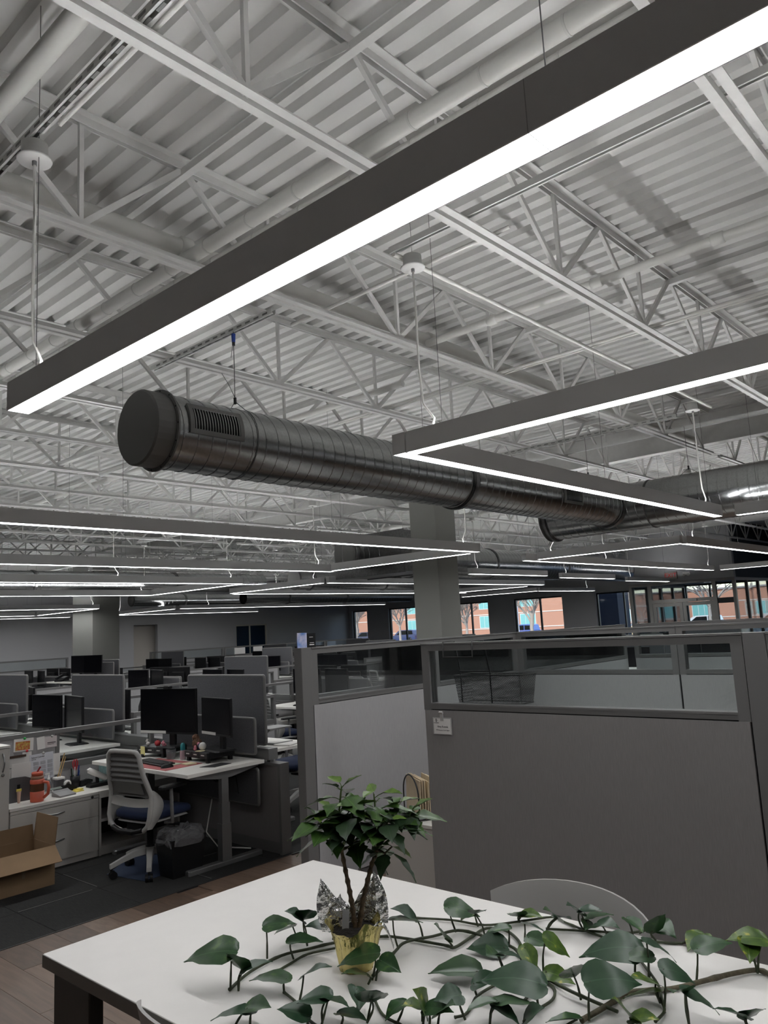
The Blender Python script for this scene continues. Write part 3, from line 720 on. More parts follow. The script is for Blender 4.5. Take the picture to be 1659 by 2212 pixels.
# ------------------------------------------------------------------ tall glazed cubicle behind the table
PH, FT, G0, G1, PT = 1.69, 1.288, 1.330, 1.643, 0.07
CORE = mat('panel_core_black', (0.006, 0.006, 0.006), 0.8)
def T_(axis, a0, a1, b0, b1, z0, z1): return (a0, a1, b0, b1, z0, z1) if axis == 'x' else (b0, b1, a0, a1, z0, z1)
def tall_panel(label, axis, p, L, fab=FABRIC, H=PH, fz=FT, g0=G0, g1=G1, glazed=True, name='partition_panel', bars=()):
    o = thing(name, label, 'partition', p); t = PT/2; s = 0.055
    T = lambda *a: T_(axis, *a)
    MB().box(*T(0.004, L-0.004, -t+0.012, t-0.012, 0.02, fz+0.01)).build('core', CORE, o)
    MB().box(*T(0, L, -t, t, g1, H-0.012)).box(*T(0, L, -t-0.006, t+0.006, H-0.010, H)).build('top_rail', PFRAME, o)
    for a in (0, L-s): MB().box(*T(a, a+s, -t, t, fz, g1)).build('stile', PFRAME, o)
    for a in bars: MB().box(*T(a-s/2, a+s/2, -t, t, g0, g1)).build('glazing_bar', PFRAME, o)
    MB().box(*T(s, L-s, -t, t, fz+0.006, g0)).box(*T(s, L-s, -t-0.004, t+0.004, g0-0.012, g0-0.002)).build('middle_rail', PFRAME, o)
    if glazed:
        for d in (-t+0.016, t-0.02): MB().box(*T(s, L-s, d, d+0.004, g0, g1)).build('glass_pane', GLASS, o)
    else: MB().box(*T(s, L-s, -t+0.006, t-0.006, g0, g1)).build('upper_fabric', fab, o)
    for d0, d1 in ((-t-0.002, -t+0.012), (t-0.012, t+0.002)):
        MB().box(*T(0.006, L-0.006, d0, d1, 0.10, fz)).build('fabric_panel', fab, o)
    MB().box(*T(0, L, -t+0.004, t-0.004, 0.0, 0.094)).build('base_rail', PFRAME, o)
    return o
XN, YL, XF = 3.828, 4.19, 6.50
tall_panel('near tall grey partition with glass top and name card', 'y', (XN, 1.222, 0), 1.918)
def post(x0, x1, y0, y1, h, label): return tag(MB().bbox(x0, x1, y0, y1, 0, h, 0.003).build('partition_post', PFRAME), label, 'post')
post(3.789, 3.867, 1.12, 1.219, PH, 'plain grey filler post at the right end of the name-card partition')
tall_panel('tall grey glass-topped partition at the right edge of the picture', 'y', (XN, -0.80, 0), 1.917)
post(3.70, 3.798, 4.15, 4.23, PH, 'dark grey end post left of the plant')
tall_panel('light grey partition with glass top behind the upright plant', 'x', (3.80, YL, 0), 1.39, FABRIC_L)
tall_panel('light grey partition continuing behind the wire basket', 'x', (5.192, YL, 0), 1.27, FABRIC_L)
post(6.465, 6.535, 4.155, 4.225, PH, 'grey corner post seen through the near glass')
tall_panel('far cubicle partition left of the dark seam, seen through glass', 'y', (XF, 2.603, 0), 1.549, FABRIC_L)
tall_panel('far cubicle partition right of the dark seam, seen through glass', 'y', (XF, 0.60, 0), 2.0, FABRIC_L)
tall_panel('tall partition of the next cubicle beyond, along the joists', 'x', (6.54, YL, 0), 2.3, FABRIC_L)
tall_panel('tall partition two cubicles beyond the table', 'y', (8.95, 1.6, 0), 2.5, FABRIC_L)
# standing picture cards on the left partition
pc = thing('picture_card', 'small skyline picture card standing on the end post', 'card', (3.76, 4.19, PH))
CARDB = mat('blue_skyline_print', (0.10, 0.22, 0.55), 0.5, col2=(0.75, 0.7, 0.78), nscale=14)
MB().box(-0.06, 0.03, -0.003, 0.003, 0.0, 0.105).build('picture_board', CARDB, pc)
pc = thing('brochure', 'black leaflet with pale lettering beside the skyline card', 'leaflet', (3.83, 4.19, PH))
MB().box(-0.035, 0.045, -0.002, 0.002, 0.0, 0.10).build('leaflet_sheet', BLACK, pc)
MB().box(-0.015, 0.03, -0.003, -0.002, 0.015, 0.022).box(-0.012, 0.028, -0.003, -0.002, 0.03, 0.034).box(-0.015, 0.02, -0.003, -0.002, 0.07, 0.074).build('printed_lines', PAPER, pc)
# name card
nc = thing('name_card', 'white plastic-sleeved name card clipped to the near partition', 'sign', (3.786, 3.0, 1.197))
MB().box(-0.004, -0.0005, -0.07, 0.07, -0.05, 0.05).build('sleeve', mat('clear_sleeve', (0.45, 0.44, 0.43), 0.25), nc)
MB().box(-0.0052, -0.004, -0.063, 0.063, -0.046, 0.043).build('card', PAPER, nc)
INK = mat('black_ink', (0.01, 0.008, 0.009), 0.7)
rotf = (R(90), 0, R(-90))
text('Amy Kotnik', 0.0165, INK, nc, (-0.0056, -0.004, -0.004), rotf)
text('VP, Revenue Cycle Mgmt', 0.0098, INK, nc, (-0.0056, -0.004, -0.024), rotf)
text('DuvaSawko', 0.0085, INK, nc, (-0.0056, 0.043, 0.018), rotf)
MB().prism([(0, 0.011), (0.008, 0), (0, -0.011), (-0.008, 0)], 0.0006, (-0.0056, 0.043, 0.033), (0, -1, 0), (0, 0, 1)).build('diamond_emblem', INK, nc)
MB().prism([(0, 0.005), (0.0036, 0), (0, -0.005), (-0.0036, 0)], 0.0009, (-0.0060, 0.043, 0.033), (0, -1, 0), (0, 0, 1)).build('emblem_centre', PAPER, nc)
MB().bar((-0.006, -0.002, 0.03), (-0.010, -0.002, 0.075), 0.022, 0.006, (1, 0, 0)).bar((-0.009, -0.002, 0.072), (-0.016, -0.002, 0.085), 0.026, 0.012, (1, 0, 0)).build('clip', CHAIRW, nc)
# wire basket hung over the near partition, inside the cubicle
wb_ = thing('wire_basket', 'black mesh desk basket hooked over the near partition', 'basket', (3.955, 2.72, 1.325))
WR = mat('black_wire', (0.01, 0.01, 0.01), 0.45)
def mesh_mat():
    m = bpy.data.materials.new('black_wire_mesh'); m.use_nodes = True; N, L = m.node_tree.nodes, m.node_tree.links
    b = N['Principled BSDF']; b.inputs['Base Color'].default_value = (0.015, 0.015, 0.015, 1)
    t = N.new('ShaderNodeTexCoord'); mp = N.new('ShaderNodeMapping'); mp.inputs['Scale'].default_value = (220, 220, 220); mp.inputs['Rotation'].default_value = (R(45), R(45), 0)
    ck = N.new('ShaderNodeTexChecker'); ck.inputs['Scale'].default_value = 1.0
    ck.inputs[1].default_value = (0.9, 0.9, 0.9, 1); ck.inputs[2].default_value = (0.0, 0.0, 0.0, 1)
    L.new(t.outputs['Object'], mp.inputs[0]); L.new(mp.outputs[0], ck.inputs[0]); L.new(ck.outputs[0], b.inputs['Alpha'])
    return m
MESHM = mesh_mat()
b0 = [(-0.075, -0.215), (0.075, -0.215), (0.075, 0.215), (-0.075, 0.215)]; b1 = [(-0.085, -0.235), (0.095, -0.235), (0.095, 0.235), (-0.085, 0.235)]
for i in range(4):
    a, b = i, (i+1) % 4
    MB()._add([(*b0[a], 0), (*b0[b], 0), (*b1[b], 0.165), (*b1[a], 0.165)], [(0, 1, 2, 3)]).build('mesh_side', MESHM, wb_)
MB()._add([(*q, 0) for q in b0], [(0, 1, 2, 3)]).build('mesh_bottom', MESHM, wb_)
for q, z in ((b0, 0), (b1, 0.165)): MB().tube([(*c, z) for c in q]+[(*q[0], z)], 0.004, 6).build('rim_wire', WR, wb_)
for y in (-0.03, 0.185):
    MB().tube([(-0.205, y+0.03, 0.28), (-0.2, y+0.03, 0.37), (-0.13, y+0.03, 0.372), (-0.085, y+0.03, 0.37), (-0.083, y, 0.18), (-0.08, y, 0.0)], 0.0042, 6).build('hook_wire', WR, wb_)
MB().tube([(-0.205, 0.0, 0.28), (-0.205, 0.215, 0.28)], 0.0042, 6).build('hook_wire', WR, wb_)
MB().tube([(-0.09, -0.03, 0.19), (-0.09, 0.185, 0.19)], 0.0042, 6).build('hook_wire', WR, wb_)
# pedestal with a file sorter inside the cubicle
pd = thing('pedestal', 'pale cabinet inside the cubicle entrance behind the plant', 'cabinet', (4.25, 3.56, 0))
MB().bbox(-0.20, 0.34, -0.30, 0.22, 0.0, 0.50, 0.004).build('carcass', CABW, pd)
MB().bbox(-0.21, 0.35, -0.31, 0.23, 0.503, 0.525, 0.004).build('top', LAM, pd)
fs = thing('file_sorter', 'black wire file holder full of manila folders', 'file holder', (4.28, 3.56, 0.525), R(-32))
MAN = mat('manila_card', (0.72, 0.60, 0.42), 0.8, noise=0.08, nscale=8)
for x in (-0.12, 0.13):
    arc = [(x, -0.17, 0.0)]+[(x, -0.17*math.cos(math.pi*i/12), 0.14+0.13*math.sin(math.pi*i/12)) for i in range(13)]+[(x, 0.17, 0.0)]
    MB().tube(arc, 0.005, 6).build('end_hoop', WR, fs)
MB().box(-0.12, 0.13, -0.17, 0.17, 0.0, 0.006).build('base_tray', BLACKM, fs)
fo = MB().bbox(-0.003, 0.003, -0.155, 0.155, 0.0, 0.235, 0.002).mesh('folder'); fo.materials.append(MAN)
rf = random.Random(5)
for i in range(13):
    f = link('folder', fo, None, fs, (-0.105+i*0.0175, rf.uniform(-0.008, 0.008), 0.008)); f.rotation_euler = (0, rf.uniform(-0.06, 0.06), 0); f.scale = (1, 1, rf.uniform(0.94, 1.06))
# desks of the tall cubicles, seen through their glass
def worktop(x0, x1, y0, y1, z, label):
    w = thing('worktop', label, 'desk', ((x0+x1)/2, (y0+y1)/2, 0)); a, b = (x1-x0)/2, (y1-y0)/2
    MB().bbox(-a, a, -b, b, z-0.028, z, 0.004).build('top', LAM, w)
    for sx in (-1, 1):
        for sy in (-1, 1): MB().box(sx*(a-0.08)-0.025, sx*(a-0.08)+0.025, sy*(b-0.08)-0.025, sy*(b-0.08)+0.025, 0, z-0.028).build('leg', LEGM, w)
worktop(5.72, 6.42, 0.9, 3.9, 0.74, 'white worktop inside the near cubicle under the far partition')
worktop(9.4, 10.1, 3.3, 5.1, 1.10, 'raised white worktop beyond the far partition, right of the seam')
worktop(8.2, 8.9, 1.7, 4.0, 0.74, 'white worktop in the second cubicle beyond')
# ------------------------------------------------------------------ task chair (faces +x)
def task_chair(label, loc, rz):
    c = thing('task_chair', label, 'chair', loc, rz, 'grey ribbed-back task chairs')
    xb = lambda z: -0.205-0.13*max(0, (z-0.50))**1.15+0.035*math.exp(-((z-0.62)/0.10)**2)
    hw = lambda z: 0.175+0.06*min(1, max(0, (0.95-z)/0.33))
    # frame: a closed flattened loop
    out = []
    for i in range(9): out.append((hw(0.95-0.05*i), 0.94-0.05*i))           # right side down to 0.54
    side = [(hw(0.93), 0.925), (hw(0.88), 0.86), (hw(0.8), 0.78), (hw(0.7), 0.70), (hw(0.62), 0.62), (0.238, 0.54), (0.236, 0.46), (0.215, 0.40), (0.17, 0.365), (0.08, 0.345)]
    loop = [(0.10, 0.955), (0.150, 0.95)]+side
    full = loop+[(-a, b) for a, b in reversed(loop)]
    pts = [(xb(z), y, z) for y, z in full]; pts.append(pts[0])
    MB().tube(pts, 0.019, 8, False).build('back_frame', CHAIRW, c)
    MB().grid([[(xb(0.585)-0.016+0.004*abs(k), y, 0.555+0.30*y*y+dz) for dz, k in ((-0.03, 0), (0.0, -2), (0.03, 0))] for y in [(-0.225+0.45*i/12) for i in range(13)]]).grid([[(xb(0.585)+0.012, y, 0.585+0.30*y*y-dz) for dz in (0.0, 0.03, 0.06)] for y in [(-0.225+0.45*i/12) for i in range(13)]]).build('lower_cross_band', CHAIRW, c)
    # lower wings running forward to the seat
    for s in (-1, 1):
        MB().grid([[(xb(z)-0.012, s*0.236, z), (xb(z)+0.02+0.10*math.sin(math.pi*(0.66-z)/0.28), s*0.246, z), (xb(z)+0.02+0.10*math.sin(math.pi*(0.66-z)/0.28), s*0.226, z), (xb(z)-0.012, s*0.220, z)] for z in [0.66-0.28*i/10 for i in range(11)]], True, True).build('back_wing', CHAIRW, c)
    MB().tube([(-0.22, -0.17, 0.372), (-0.235, -0.08, 0.352), (-0.235, 0.08, 0.352), (-0.22, 0.17, 0.372)], 0.0195, 6).build('tension_slot', BLACK, c)
    # ribbed knit
    rows = []
    for i in range(57):
        z = 0.60+0.335*i/56; rib = 0.010*math.sin(i*2*math.pi/7) if z > 0.70 else 0
        rows.append([(xb(z)-0.004+rib+0.03*(1-(y/0.24)**2)*0.6, y, z) for y in [hw(z)*(-0.93+1.86*k/10) for k in range(11)]])
    MB().grid(rows).build('knit_back', CHAIRG, c)
    MB().grid([[(xb(z)-0.022+0.02*(1-(y/0.24)**2), y, z) for y in [-0.165+0.33*k/6 for k in range(7)]] for z in [0.625+0.095*i/5 for i in range(6)]]).build('lumbar_pad', mat('lumbar_grey', (0.15, 0.15, 0.148), 0.6), c)
    # seat
    def pad(z0, z1, a, b, m, name, x0=-0.20, x1=0.28):
        rows = []
        for zz, k in ((z0, 0.86), (z0+0.012, 0.97), ((z0+z1)/2, 1.0), (z1-0.012, 0.98), (z1, 0.90)):
            row = []
            for i in range(28):
                t = 2*math.pi*i/28; cx, cy = math.cos(t), math.sin(t)
                e = 0.42; px = abs(cx)**e*(1 if cx > 0 else -1); py = abs(cy)**e*(1 if cy > 0 else -1)
                X = (x0+x1)/2+px*(x1-x0)/2*k; fr = 0.03*max(0, (X-0.16)/0.12)**2
                row.append((X, py*a*k, zz-fr))
            rows.append(row)
        m_ = MB().grid(rows, True, True); n = len(m_.v)
        m_.f.append(tuple(range(n-28, n))); m_.sm.append(True); m_.f.append(tuple(reversed(range(28)))); m_.sm.append(False)
        return m_.build(name, m, c)
    pad(0.425, 0.495, 0.235, 0, BLUE, 'seat_cushion')
    pad(0.400, 0.424, 0.225, 0, CHAIRW, 'seat_shell', -0.19, 0.26)
    MB().bbox(-0.16, 0.10, -0.09, 0.09, 0.335, 0.40, 0.01).build('mechanism', BLACK, c)
    MB().tube([(0.02, -0.09, 0.37), (0.04, -0.2, 0.365), (0.07, -0.26, 0.365)], [0.008, 0.008, 0.014], 8).build('lever', BLACK, c)
    for s in (-1, 1):
        MB().tube([(-0.02, s*0.2, 0.39), (-0.02, s*0.285, 0.40), (-0.03, s*0.29, 0.50), (-0.035, s*0.29, 0.66)], 0.014, 8).build('arm_post', CHAIRG, c)
        MB().bbox(-0.14, 0.10, s*0.29-0.04, s*0.29+0.04, 0.66, 0.685, 0.015).build('arm_pad', BLACK, c)
    MB().lathe([(0.0, 0.335), (0.026, 0.335), (0.026, 0.20), (0.036, 0.20), (0.036, 0.15), (0.0, 0.15)], 14).build('gas_lift', BLACK, c)
    for i in range(5):
        a = R(12+72*i); d = Vector((math.cos(a), math.sin(a), 0)); q = Vector((-d.y, d.x, 0))
        rows = []
        for t, z, w, h in ((0.03, 0.165, 0.032, 0.05), (0.12, 0.155, 0.026, 0.042), (0.22, 0.125, 0.021, 0.034), (0.31, 0.092, 0.019, 0.03)):
            p = d*t+Vector((0, 0, z)); rows.append([p-q*w-Vector((0, 0, h/2)), p-q*w*0.9+Vector((0, 0, h/2)), p+q*w*0.9+Vector((0, 0, h/2)), p+q*w-Vector((0, 0, h/2))])
        mb = MB().grid(rows, False, True); n = len(mb.v); mb.f.append((n-4, n-3, n-2, n-1)); mb.sm.append(False)
        mb.build('base_arm', CHAIRW, c)
        e = d*0.30
        cs = MB()
        for s in (-0.017, 0.017):
            cc = e+q*s-d*0.012
            cs.tube([cc-q*0.011+Vector((0, 0, 0.029)), cc+q*0.011+Vector((0, 0, 0.029))], 0.029, 14)
        cs.tube([e+Vector((0, 0, 0.05)), e+Vector((0, 0, 0.085))], 0.01, 8); cs.build('caster', BLACK, c)
    return c
CH0 = task_chair('grey ribbed task chair with blue seat at the desk nearest the walkway', (3.50, 5.80, 0), R(9))

# ------------------------------------------------------------------ sit-stand desk (long side along y, user on the -x side)
def make_desk(label, loc, rz=0, h=0.755, W=0.76, L=1.50):
    d = thing('sit_stand_desk', label, 'desk', loc, rz, 'white sit-stand desks'); a, b = W/2, L/2
    MB().bbox(-a, a, -b, b, h-0.028, h, 0.003).build('desk_top', LAM, d)
    for s in (-1, 1):
        y = -(b-0.06) if s < 0 else b-0.34
        MB().bbox(-0.36, 0.36, y-0.035, y+0.035, 0.0, 0.035, 0.012).build('foot', LEGM, d)
        g = MB().box(-0.045, 0.045, y-0.032, y+0.032, 0.035, h*0.42).build('leg', LEGM, d)
        MB().box(-0.039, 0.039, y-0.027, y+0.027, h*0.42, h*0.63).build('leg_stage', LEGM, g)
        MB().box(-0.033, 0.033, y-0.022, y+0.022, h*0.63, h-0.085).build('leg_stage', LEGM, g)
        MB().prism([(-0.34, h-0.030), (0.34, h-0.030), (0.34, h-0.045), (0.06, h-0.088), (-0.06, h-0.088), (-0.34, h-0.045)], 0.05, (0, y+0.025, 0), (1, 0, 0), (0, 0, 1)).build('side_bracket', LEGM, d)
    MB().box(-0.02, 0.02, -b+0.08, b-0.08, h-0.07, h-0.03).build('cross_beam', BLACKM, d)
    MB().box(0.04, 0.16, -b+0.3, b-0.3, h-0.12, h-0.035).build('cable_tray', BLACKM, d)
    return d
# fabric desk screens: standing panel with a pale rounded edge, length along y
def make_screen(label, loc, L, h, rz=0, group='charcoal desk screens', cat='screen', name='desk_screen'):
    s = thing(name, label, cat, loc, rz, group); t = 0.013
    MB().box(-t, t, -L/2+0.012, L/2-0.012, 0.012, h-0.012).build('fabric', SCRFAB, s)
    r = 0.03; pts = []
    for (cy, cz, a0) in ((L/2-r, h-r, 0), (-L/2+r, h-r, 90), (-L/2+r, r, 180), (L/2-r, r, 270)):
        for i in range(5): a = R(a0+22.5*i); pts.append((0, cy+(r-0.008)*math.cos(a), cz+(r-0.008)*math.sin(a)))
    pts.append(pts[0])
    MB().tube(pts, 0.0145, 6, False).build('edge_trim', PFRAME, s)
    return s
# monitor facing -x; origin on the surface it stands on
def make_monitor(label, loc, rz, W=0.61, Hh=0.365, z0=0.14, group='black desktop monitors'):
    m = thing('monitor', label, 'monitor', loc, rz, group)
    MB().bbox(-0.012, 0.012, -W/2, W/2, z0, z0+Hh, 0.004).build('casing', BLACK, m)
    MB().box(-0.0135, -0.012, -W/2+0.008, W/2-0.008, z0+0.018, z0+Hh-0.008).build('display', SCREEN, m)
    MB().bbox(0.012, 0.045, -W*0.3, W*0.3, z0+0.05, z0+Hh*0.75, 0.012).build('rear_housing', BLACK, m)
    MB().bbox(0.04, 0.07, -0.035, 0.035, 0.01, z0+Hh*0.55, 0.006).build('stand_neck', BLACK, m)
    MB().bbox(-0.07, 0.13, -0.12, 0.12, 0.0, 0.012, 0.02).build('stand_base', BLACK, m)
    return m
# low divider between two bays, length along x, left half fabric, right half glazed
def make_divider(label, loc, L=1.95, h=1.05):
    d = thing('low_divider', label, 'partition', loc, 0, 'low dividers between desk bays'); t = 0.03; m = L*0.5
    MB().box(0, L, -t-0.004, t+0.004, h-0.035, h).build('top_rail', PFRAME, d)
    for x in (0, m-0.018, L-0.035): MB().box(x, x+0.035, -t, t, 0.06, h-0.035).build('upright', PFRAME, d)
    MB().box(0.035, m-0.022, -t, t, 0.06, h-0.037).build('tack_panel', FABRIC_L, d)
    MB().box(m+0.017, L-0.035, -t, t, 0.06, 0.70).build('tack_panel', FABRIC_L, d)
    MB().box(m+0.017, L-0.035, -t-0.003, t+0.003, 0.70, 0.755).build('middle_rail', PFRAME, d)
    MB().box(m+0.017, L-0.035, -0.004, 0.004, 0.755, h-0.035).build('glass_pane', GLASS, d)
    MB().box(0.0, L, -t+0.004, t-0.004, 0, 0.06).build('base_rail', PFRAME, d)
    return d
HND = mat('satin_handle', (0.30, 0.30, 0.30), 0.3, 0.8)
def handle(p, q, out, parent):
    p, q, o = Vector(p), Vector(q), Vector(out); pts = []
    for i in range(9): t = i/8; pts.append(p+(q-p)*t+o*math.sin(math.pi*t))
    MB().tube(pts, 0.006, 6).build('handle', HND, parent)
# drawer credenza: front faces -y
def make_credenza(label, loc, W=0.75, D=0.46, h=0.535):
    c = thing('drawer_credenza', label, 'cabinet', loc, 0, 'white drawer credenzas')
    MB().box(0, W, 0.018, D, 0.0, h-0.026).build('carcass', CABW, c)
    MB().bbox(-0.002, W+0.002, -0.002, D, h-0.024, h, 0.003).build('top', LAM, c)
    s = MB().box(0.003, W-0.003, 0, 0.017, 0.485, h-0.028).build('rail', CABW, c)
    MB().lathe([(0, -0.003), (0.012, -0.003), (0.012, 0.001)], 12, (W-0.06, 0, 0.497), 'y').build('lock', BLACKM, s)
    for z0, z1 in ((0.337, 0.481), (0.055, 0.333)):
        f = MB().bbox(0.003, W-0.003, 0, 0.017, z0, z1, 0.002).build('drawer_front', CABW, c)
        handle((W/2-0.09, 0, (z0+z1)/2+0.02), (W/2+0.07, 0, (z0+z1)/2+0.02), (0, -0.03, 0), f)
    MB().box(0.01, W-0.01, 0.03, D-0.02, -0.0, 0.05).build('plinth', CABW, c)
    return c
def make_shelf(label, loc, W=0.80, D=0.46, h=0.535):
    c = thing('open_shelf_unit', label, 'shelf', loc, 0, 'white open shelf units')
    MB().bbox(0, W, 0, D, h-0.06, h, 0.003).build('top', LAM, c)
    for x in (0, W-0.02): MB().box(x, x+0.02, 0.005, D, 0, h-0.06).build('side_panel', CABW, c)
    MB().box(0.02, W-0.02, 0.03, D, 0.27, 0.295).build('shelf', CABW, c); MB().box(0.02, W-0.02, 0.01, D, 0.05, 0.075).build('shelf', CABW, c)
    MB().box(0.02, W-0.02, D-0.012, D-0.002, 0.075, h-0.06).build('back_panel', BLACKM, c)
    MB().box(0.02, W-0.02, 0.02, 0.04, 0, 0.05).build('plinth', CABW, c)
    return c
def make_keyboard(label, loc, rz, z=0):
    k = thing('keyboard', label, 'keyboard', loc, rz, 'black keyboards')
    MB().bbox(-0.07, 0.07, -0.22, 0.22, 0, 0.016, 0.008).build('case', BLACK, k)
    m = MB()
    for i in range(5):
        for j in range(15): m.cbox(-0.045+i*0.022, -0.195+j*0.0275, 0.019, 0.018, 0.023, 0.006)
    q = m.build('keys', mat('key_black', (0.022, 0.022, 0.024), 0.55), k); q['kind'] = 'stuff'
    return k

# ------------------------------------------------------------------ desk rows along y
ROWX = [4.40, 8.30, 12.95, 16.85, 20.75]
def spine(x, y0, y1, label):
    s = thing('spine_panel', label, 'partition', (x, y0, 0), 0, 'low spine panels'); L = y1-y0
    MB().box(-0.035, 0.035, 0.03, L, 0.09, 0.70).build('fabric_panel', FABRIC, s)
    MB().box(-0.05, 0.05, 0, 0.03, 0, 0.725).box(-0.05, 0.05, 0.03, L, 0.70, 0.725).build('frame', PFRAME, s)
    MB().box(-0.03, 0.03, 0.03, L, 0.0, 0.09).build('base_rail', PFRAME, s)
    MB().box(-0.05, 0.05, 0.14, L, 0.745, 0.835).build('cable_trough', LEGM, s)
    for y in (0.16, L-0.05): MB().box(-0.02, 0.02, y, y+0.04, 0.725, 0.745).build('bracket', LEGM, s)
ROWN = ['row nearest the walkway', 'second row of desks', 'third row of desks', 'fourth row of desks', 'fifth row of desks']
P = {}
def place(kind, maker, loc, rz, label, *a, **k):
    if kind not in P: P[kind] = maker(label, loc, *( (rz,)+a if maker is not make_divider and maker is not make_credenza and maker is not make_shelf and maker is not make_screen else a), **k); return P[kind]
    return dup(P[kind], loc, rz, label)
P['chair'] = CH0
rw = random.Random(11)
SPAN = [(0, 4), (0, 5), (0, 6), (0, 6), (1, 7)]
for r, x in enumerate(ROWX):
    n0, n1 = SPAN[r]; ys = 5.2+2.36*n0; ye = 5.2+2.36*(n1+1)-0.2
    spine(x, ys, ye, 'low grey spine panel down the middle of the %s' % ROWN[r])
    for n in range(n0, n1+1):
        y = 5.2+2.36*n
        if r == 2 and n == 1: continue
        bn = '%s bay of the %s' % (ORD[n-n0], ROWN[r])
        if r == 0 or n % 2 == 0: place('tscreen', make_screen, (x, y+0.80, 0.855), 0, 'tall charcoal screen on the spine, %s' % bn, 1.16 if n else 1.16, 0.595)
        for side in (-1, 1):
            sn = 'left' if side < 0 else 'right'
            nm = '%s side, %s' % (sn, bn)
            yo = y+0.16 if side < 0 else y+0.52
            rz = 0 if side < 0 else math.pi
            yd = yo+0.75
            raised = (r, n, side) == (1, 4, -1)
            if raised: make_desk('white standing desk raised high, far left beyond the near rows', (x-0.46, yd, 0), 0, 1.06); dz = 1.06
            else: place('desk', make_desk, (x+side*0.46, yd, 0), rz, 'white sit-stand desk, %s' % nm); dz = 0.755
            place('sscreen', make_screen, (x+side*0.125, yo+0.76 if side < 0 else yo+0.74, dz+0.04), 0, 'low charcoal desk-edge screen, %s' % nm, 1.42, 0.305)
            place('uscreen', make_screen, (x+side*0.135, yo+0.72, 0.385), 0, 'charcoal modesty screen under the desk, %s' % nm, 1.42, 0.305)
            if (r, n, side) != (0, 0, -1):
                base = rz
                a1, a2 = rw.uniform(-10, 14), rw.uniform(-14, 10)
                my = yd-0.34*(-side); 
                place('monitor', make_monitor, (x+side*0.36, yd+0.33, dz), base+R(a1), 'black monitor, far one of two, %s' % nm)
                place('monitor', make_monitor, (x+side*0.36, yd-0.30, dz), base+R(a2), 'black monitor, near one of two, %s' % nm)
                place('keyboard', make_keyboard, (x+side*0.64, yd+0.05, dz), base, 'black keyboard, %s' % nm)
                if r > 0 or n > 0 or side > 0:
                    dup(CH0, (x+side*(1.12+rw.uniform(-0.1, 0.15)), yd+rw.uniform(-0.2, 0.03), 0), (0 if side < 0 else math.pi)+rw.uniform(-0.5, 0.5), 'grey ribbed task chair, %s' % nm, 'grey ribbed-back task chairs')
            if side < 0:
                place('credenza', make_credenza, (x-1.67, y+1.38, 0), 0, 'white two-drawer credenza, %s' % nm)
                place('shelf', make_shelf, (x-0.915, y+1.38, 0), 0, 'white open shelf unit, %s' % nm)
                place('divider', make_divider, (x-2.03, y+1.90, 0), 0, 'low divider with glazed half, %s' % nm)
            else:
                place('credenza', make_credenza, (x+0.10, y+1.38+0.66, 0), 0, 'white two-drawer credenza, %s' % nm)
                place('divider', make_divider, (x+0.07, y+1.90+0.66-0.02, 0), 0, 'low divider with glazed half, %s' % nm)
# tall white cabinet at the near bay
def tall_cabinet(label, loc, W=0.42, D=0.46, h=1.03):
    c = thing('tall_cabinet', label, 'cabinet', loc, 0, 'tall white cabinets')
    MB().box(0, W, 0.018, D, 0, h-0.022).build('carcass', CABW, c)
    MB().bbox(-0.002, W+0.002, -0.002, D, h-0.02, h, 0.003).build('top', LAM, c)
    d = MB().bbox(0.003, W-0.003, 0, 0.016, 0.05, h-0.024, 0.002).build('door', CABW, c)
    handle((W-0.055, 0, 0.83), (W-0.055, 0, 0.97), (0.0, -0.03, 0), d)
    MB().lathe([(0, -0.003), (0.013, -0.003), (0.013, 0.001)], 14, (W-0.055, 0, 0.805), 'y').build('lock', HND, d)
    return c
tall_cabinet('tall white cabinet at the left edge beside the open cardboard box', (2.305, 6.578, 0))
P['tallcab'] = None
# glazed cubicles along the back wall
for i, (x, w, g) in enumerate(((14.9, 3.1, FABRIC_L), (18.05, 2.9, FABRIC), (21.0, 2.3, FABRIC_L), (23.35, 2.2, FABRIC_L), (6.6, 2.6, FABRIC_L), (9.25, 2.7, FABRIC_L))):
    lab = ['pale glass-topped partition by the back wall, right of the thermostat column', 'brown-grey glass-topped partition by the back wall with two white papers', 'pale glass-topped partition below the back wall glazed door, left', 'glass-topped partition directly below the back wall glazed door',
           'glass-topped partition at the far left edge behind the raised desk', 'glass-topped partition far left just before the thermostat column'][i]
    tall_panel(lab, 'x', (x, 24.6, 0), w, g, 1.40, 1.06, 1.10, 1.35)
tag(MB().box(18.5, 19.0, 24.55, 24.56, 1.10, 1.34).build('paper_sheet', PAPER), 'white paper in the far partition glass, left one of two', 'paper')
tag(MB().box(19.4, 19.85, 24.55, 24.56, 1.10, 1.34).build('paper_sheet', PAPER), 'white paper in the far partition glass, right one of two', 'paper')
def thermostat(loc, face, label):
    t = thing('thermostat', label, 'thermostat', loc)
    MB().bbox(-0.08, 0.08, -0.02, 0.0, -0.08, 0.08, 0.006).build('plate', PAPER, t); MB().box(-0.045, 0.045, -0.024, -0.02, -0.045, 0.045).build('display', BLACK, t)
thermostat((12.95, 23.999, 1.0), 0, 'white square thermostat on the far column')
thermostat((26.65, YW-0.001, 0.95), 0, 'white square thermostat on the back wall')
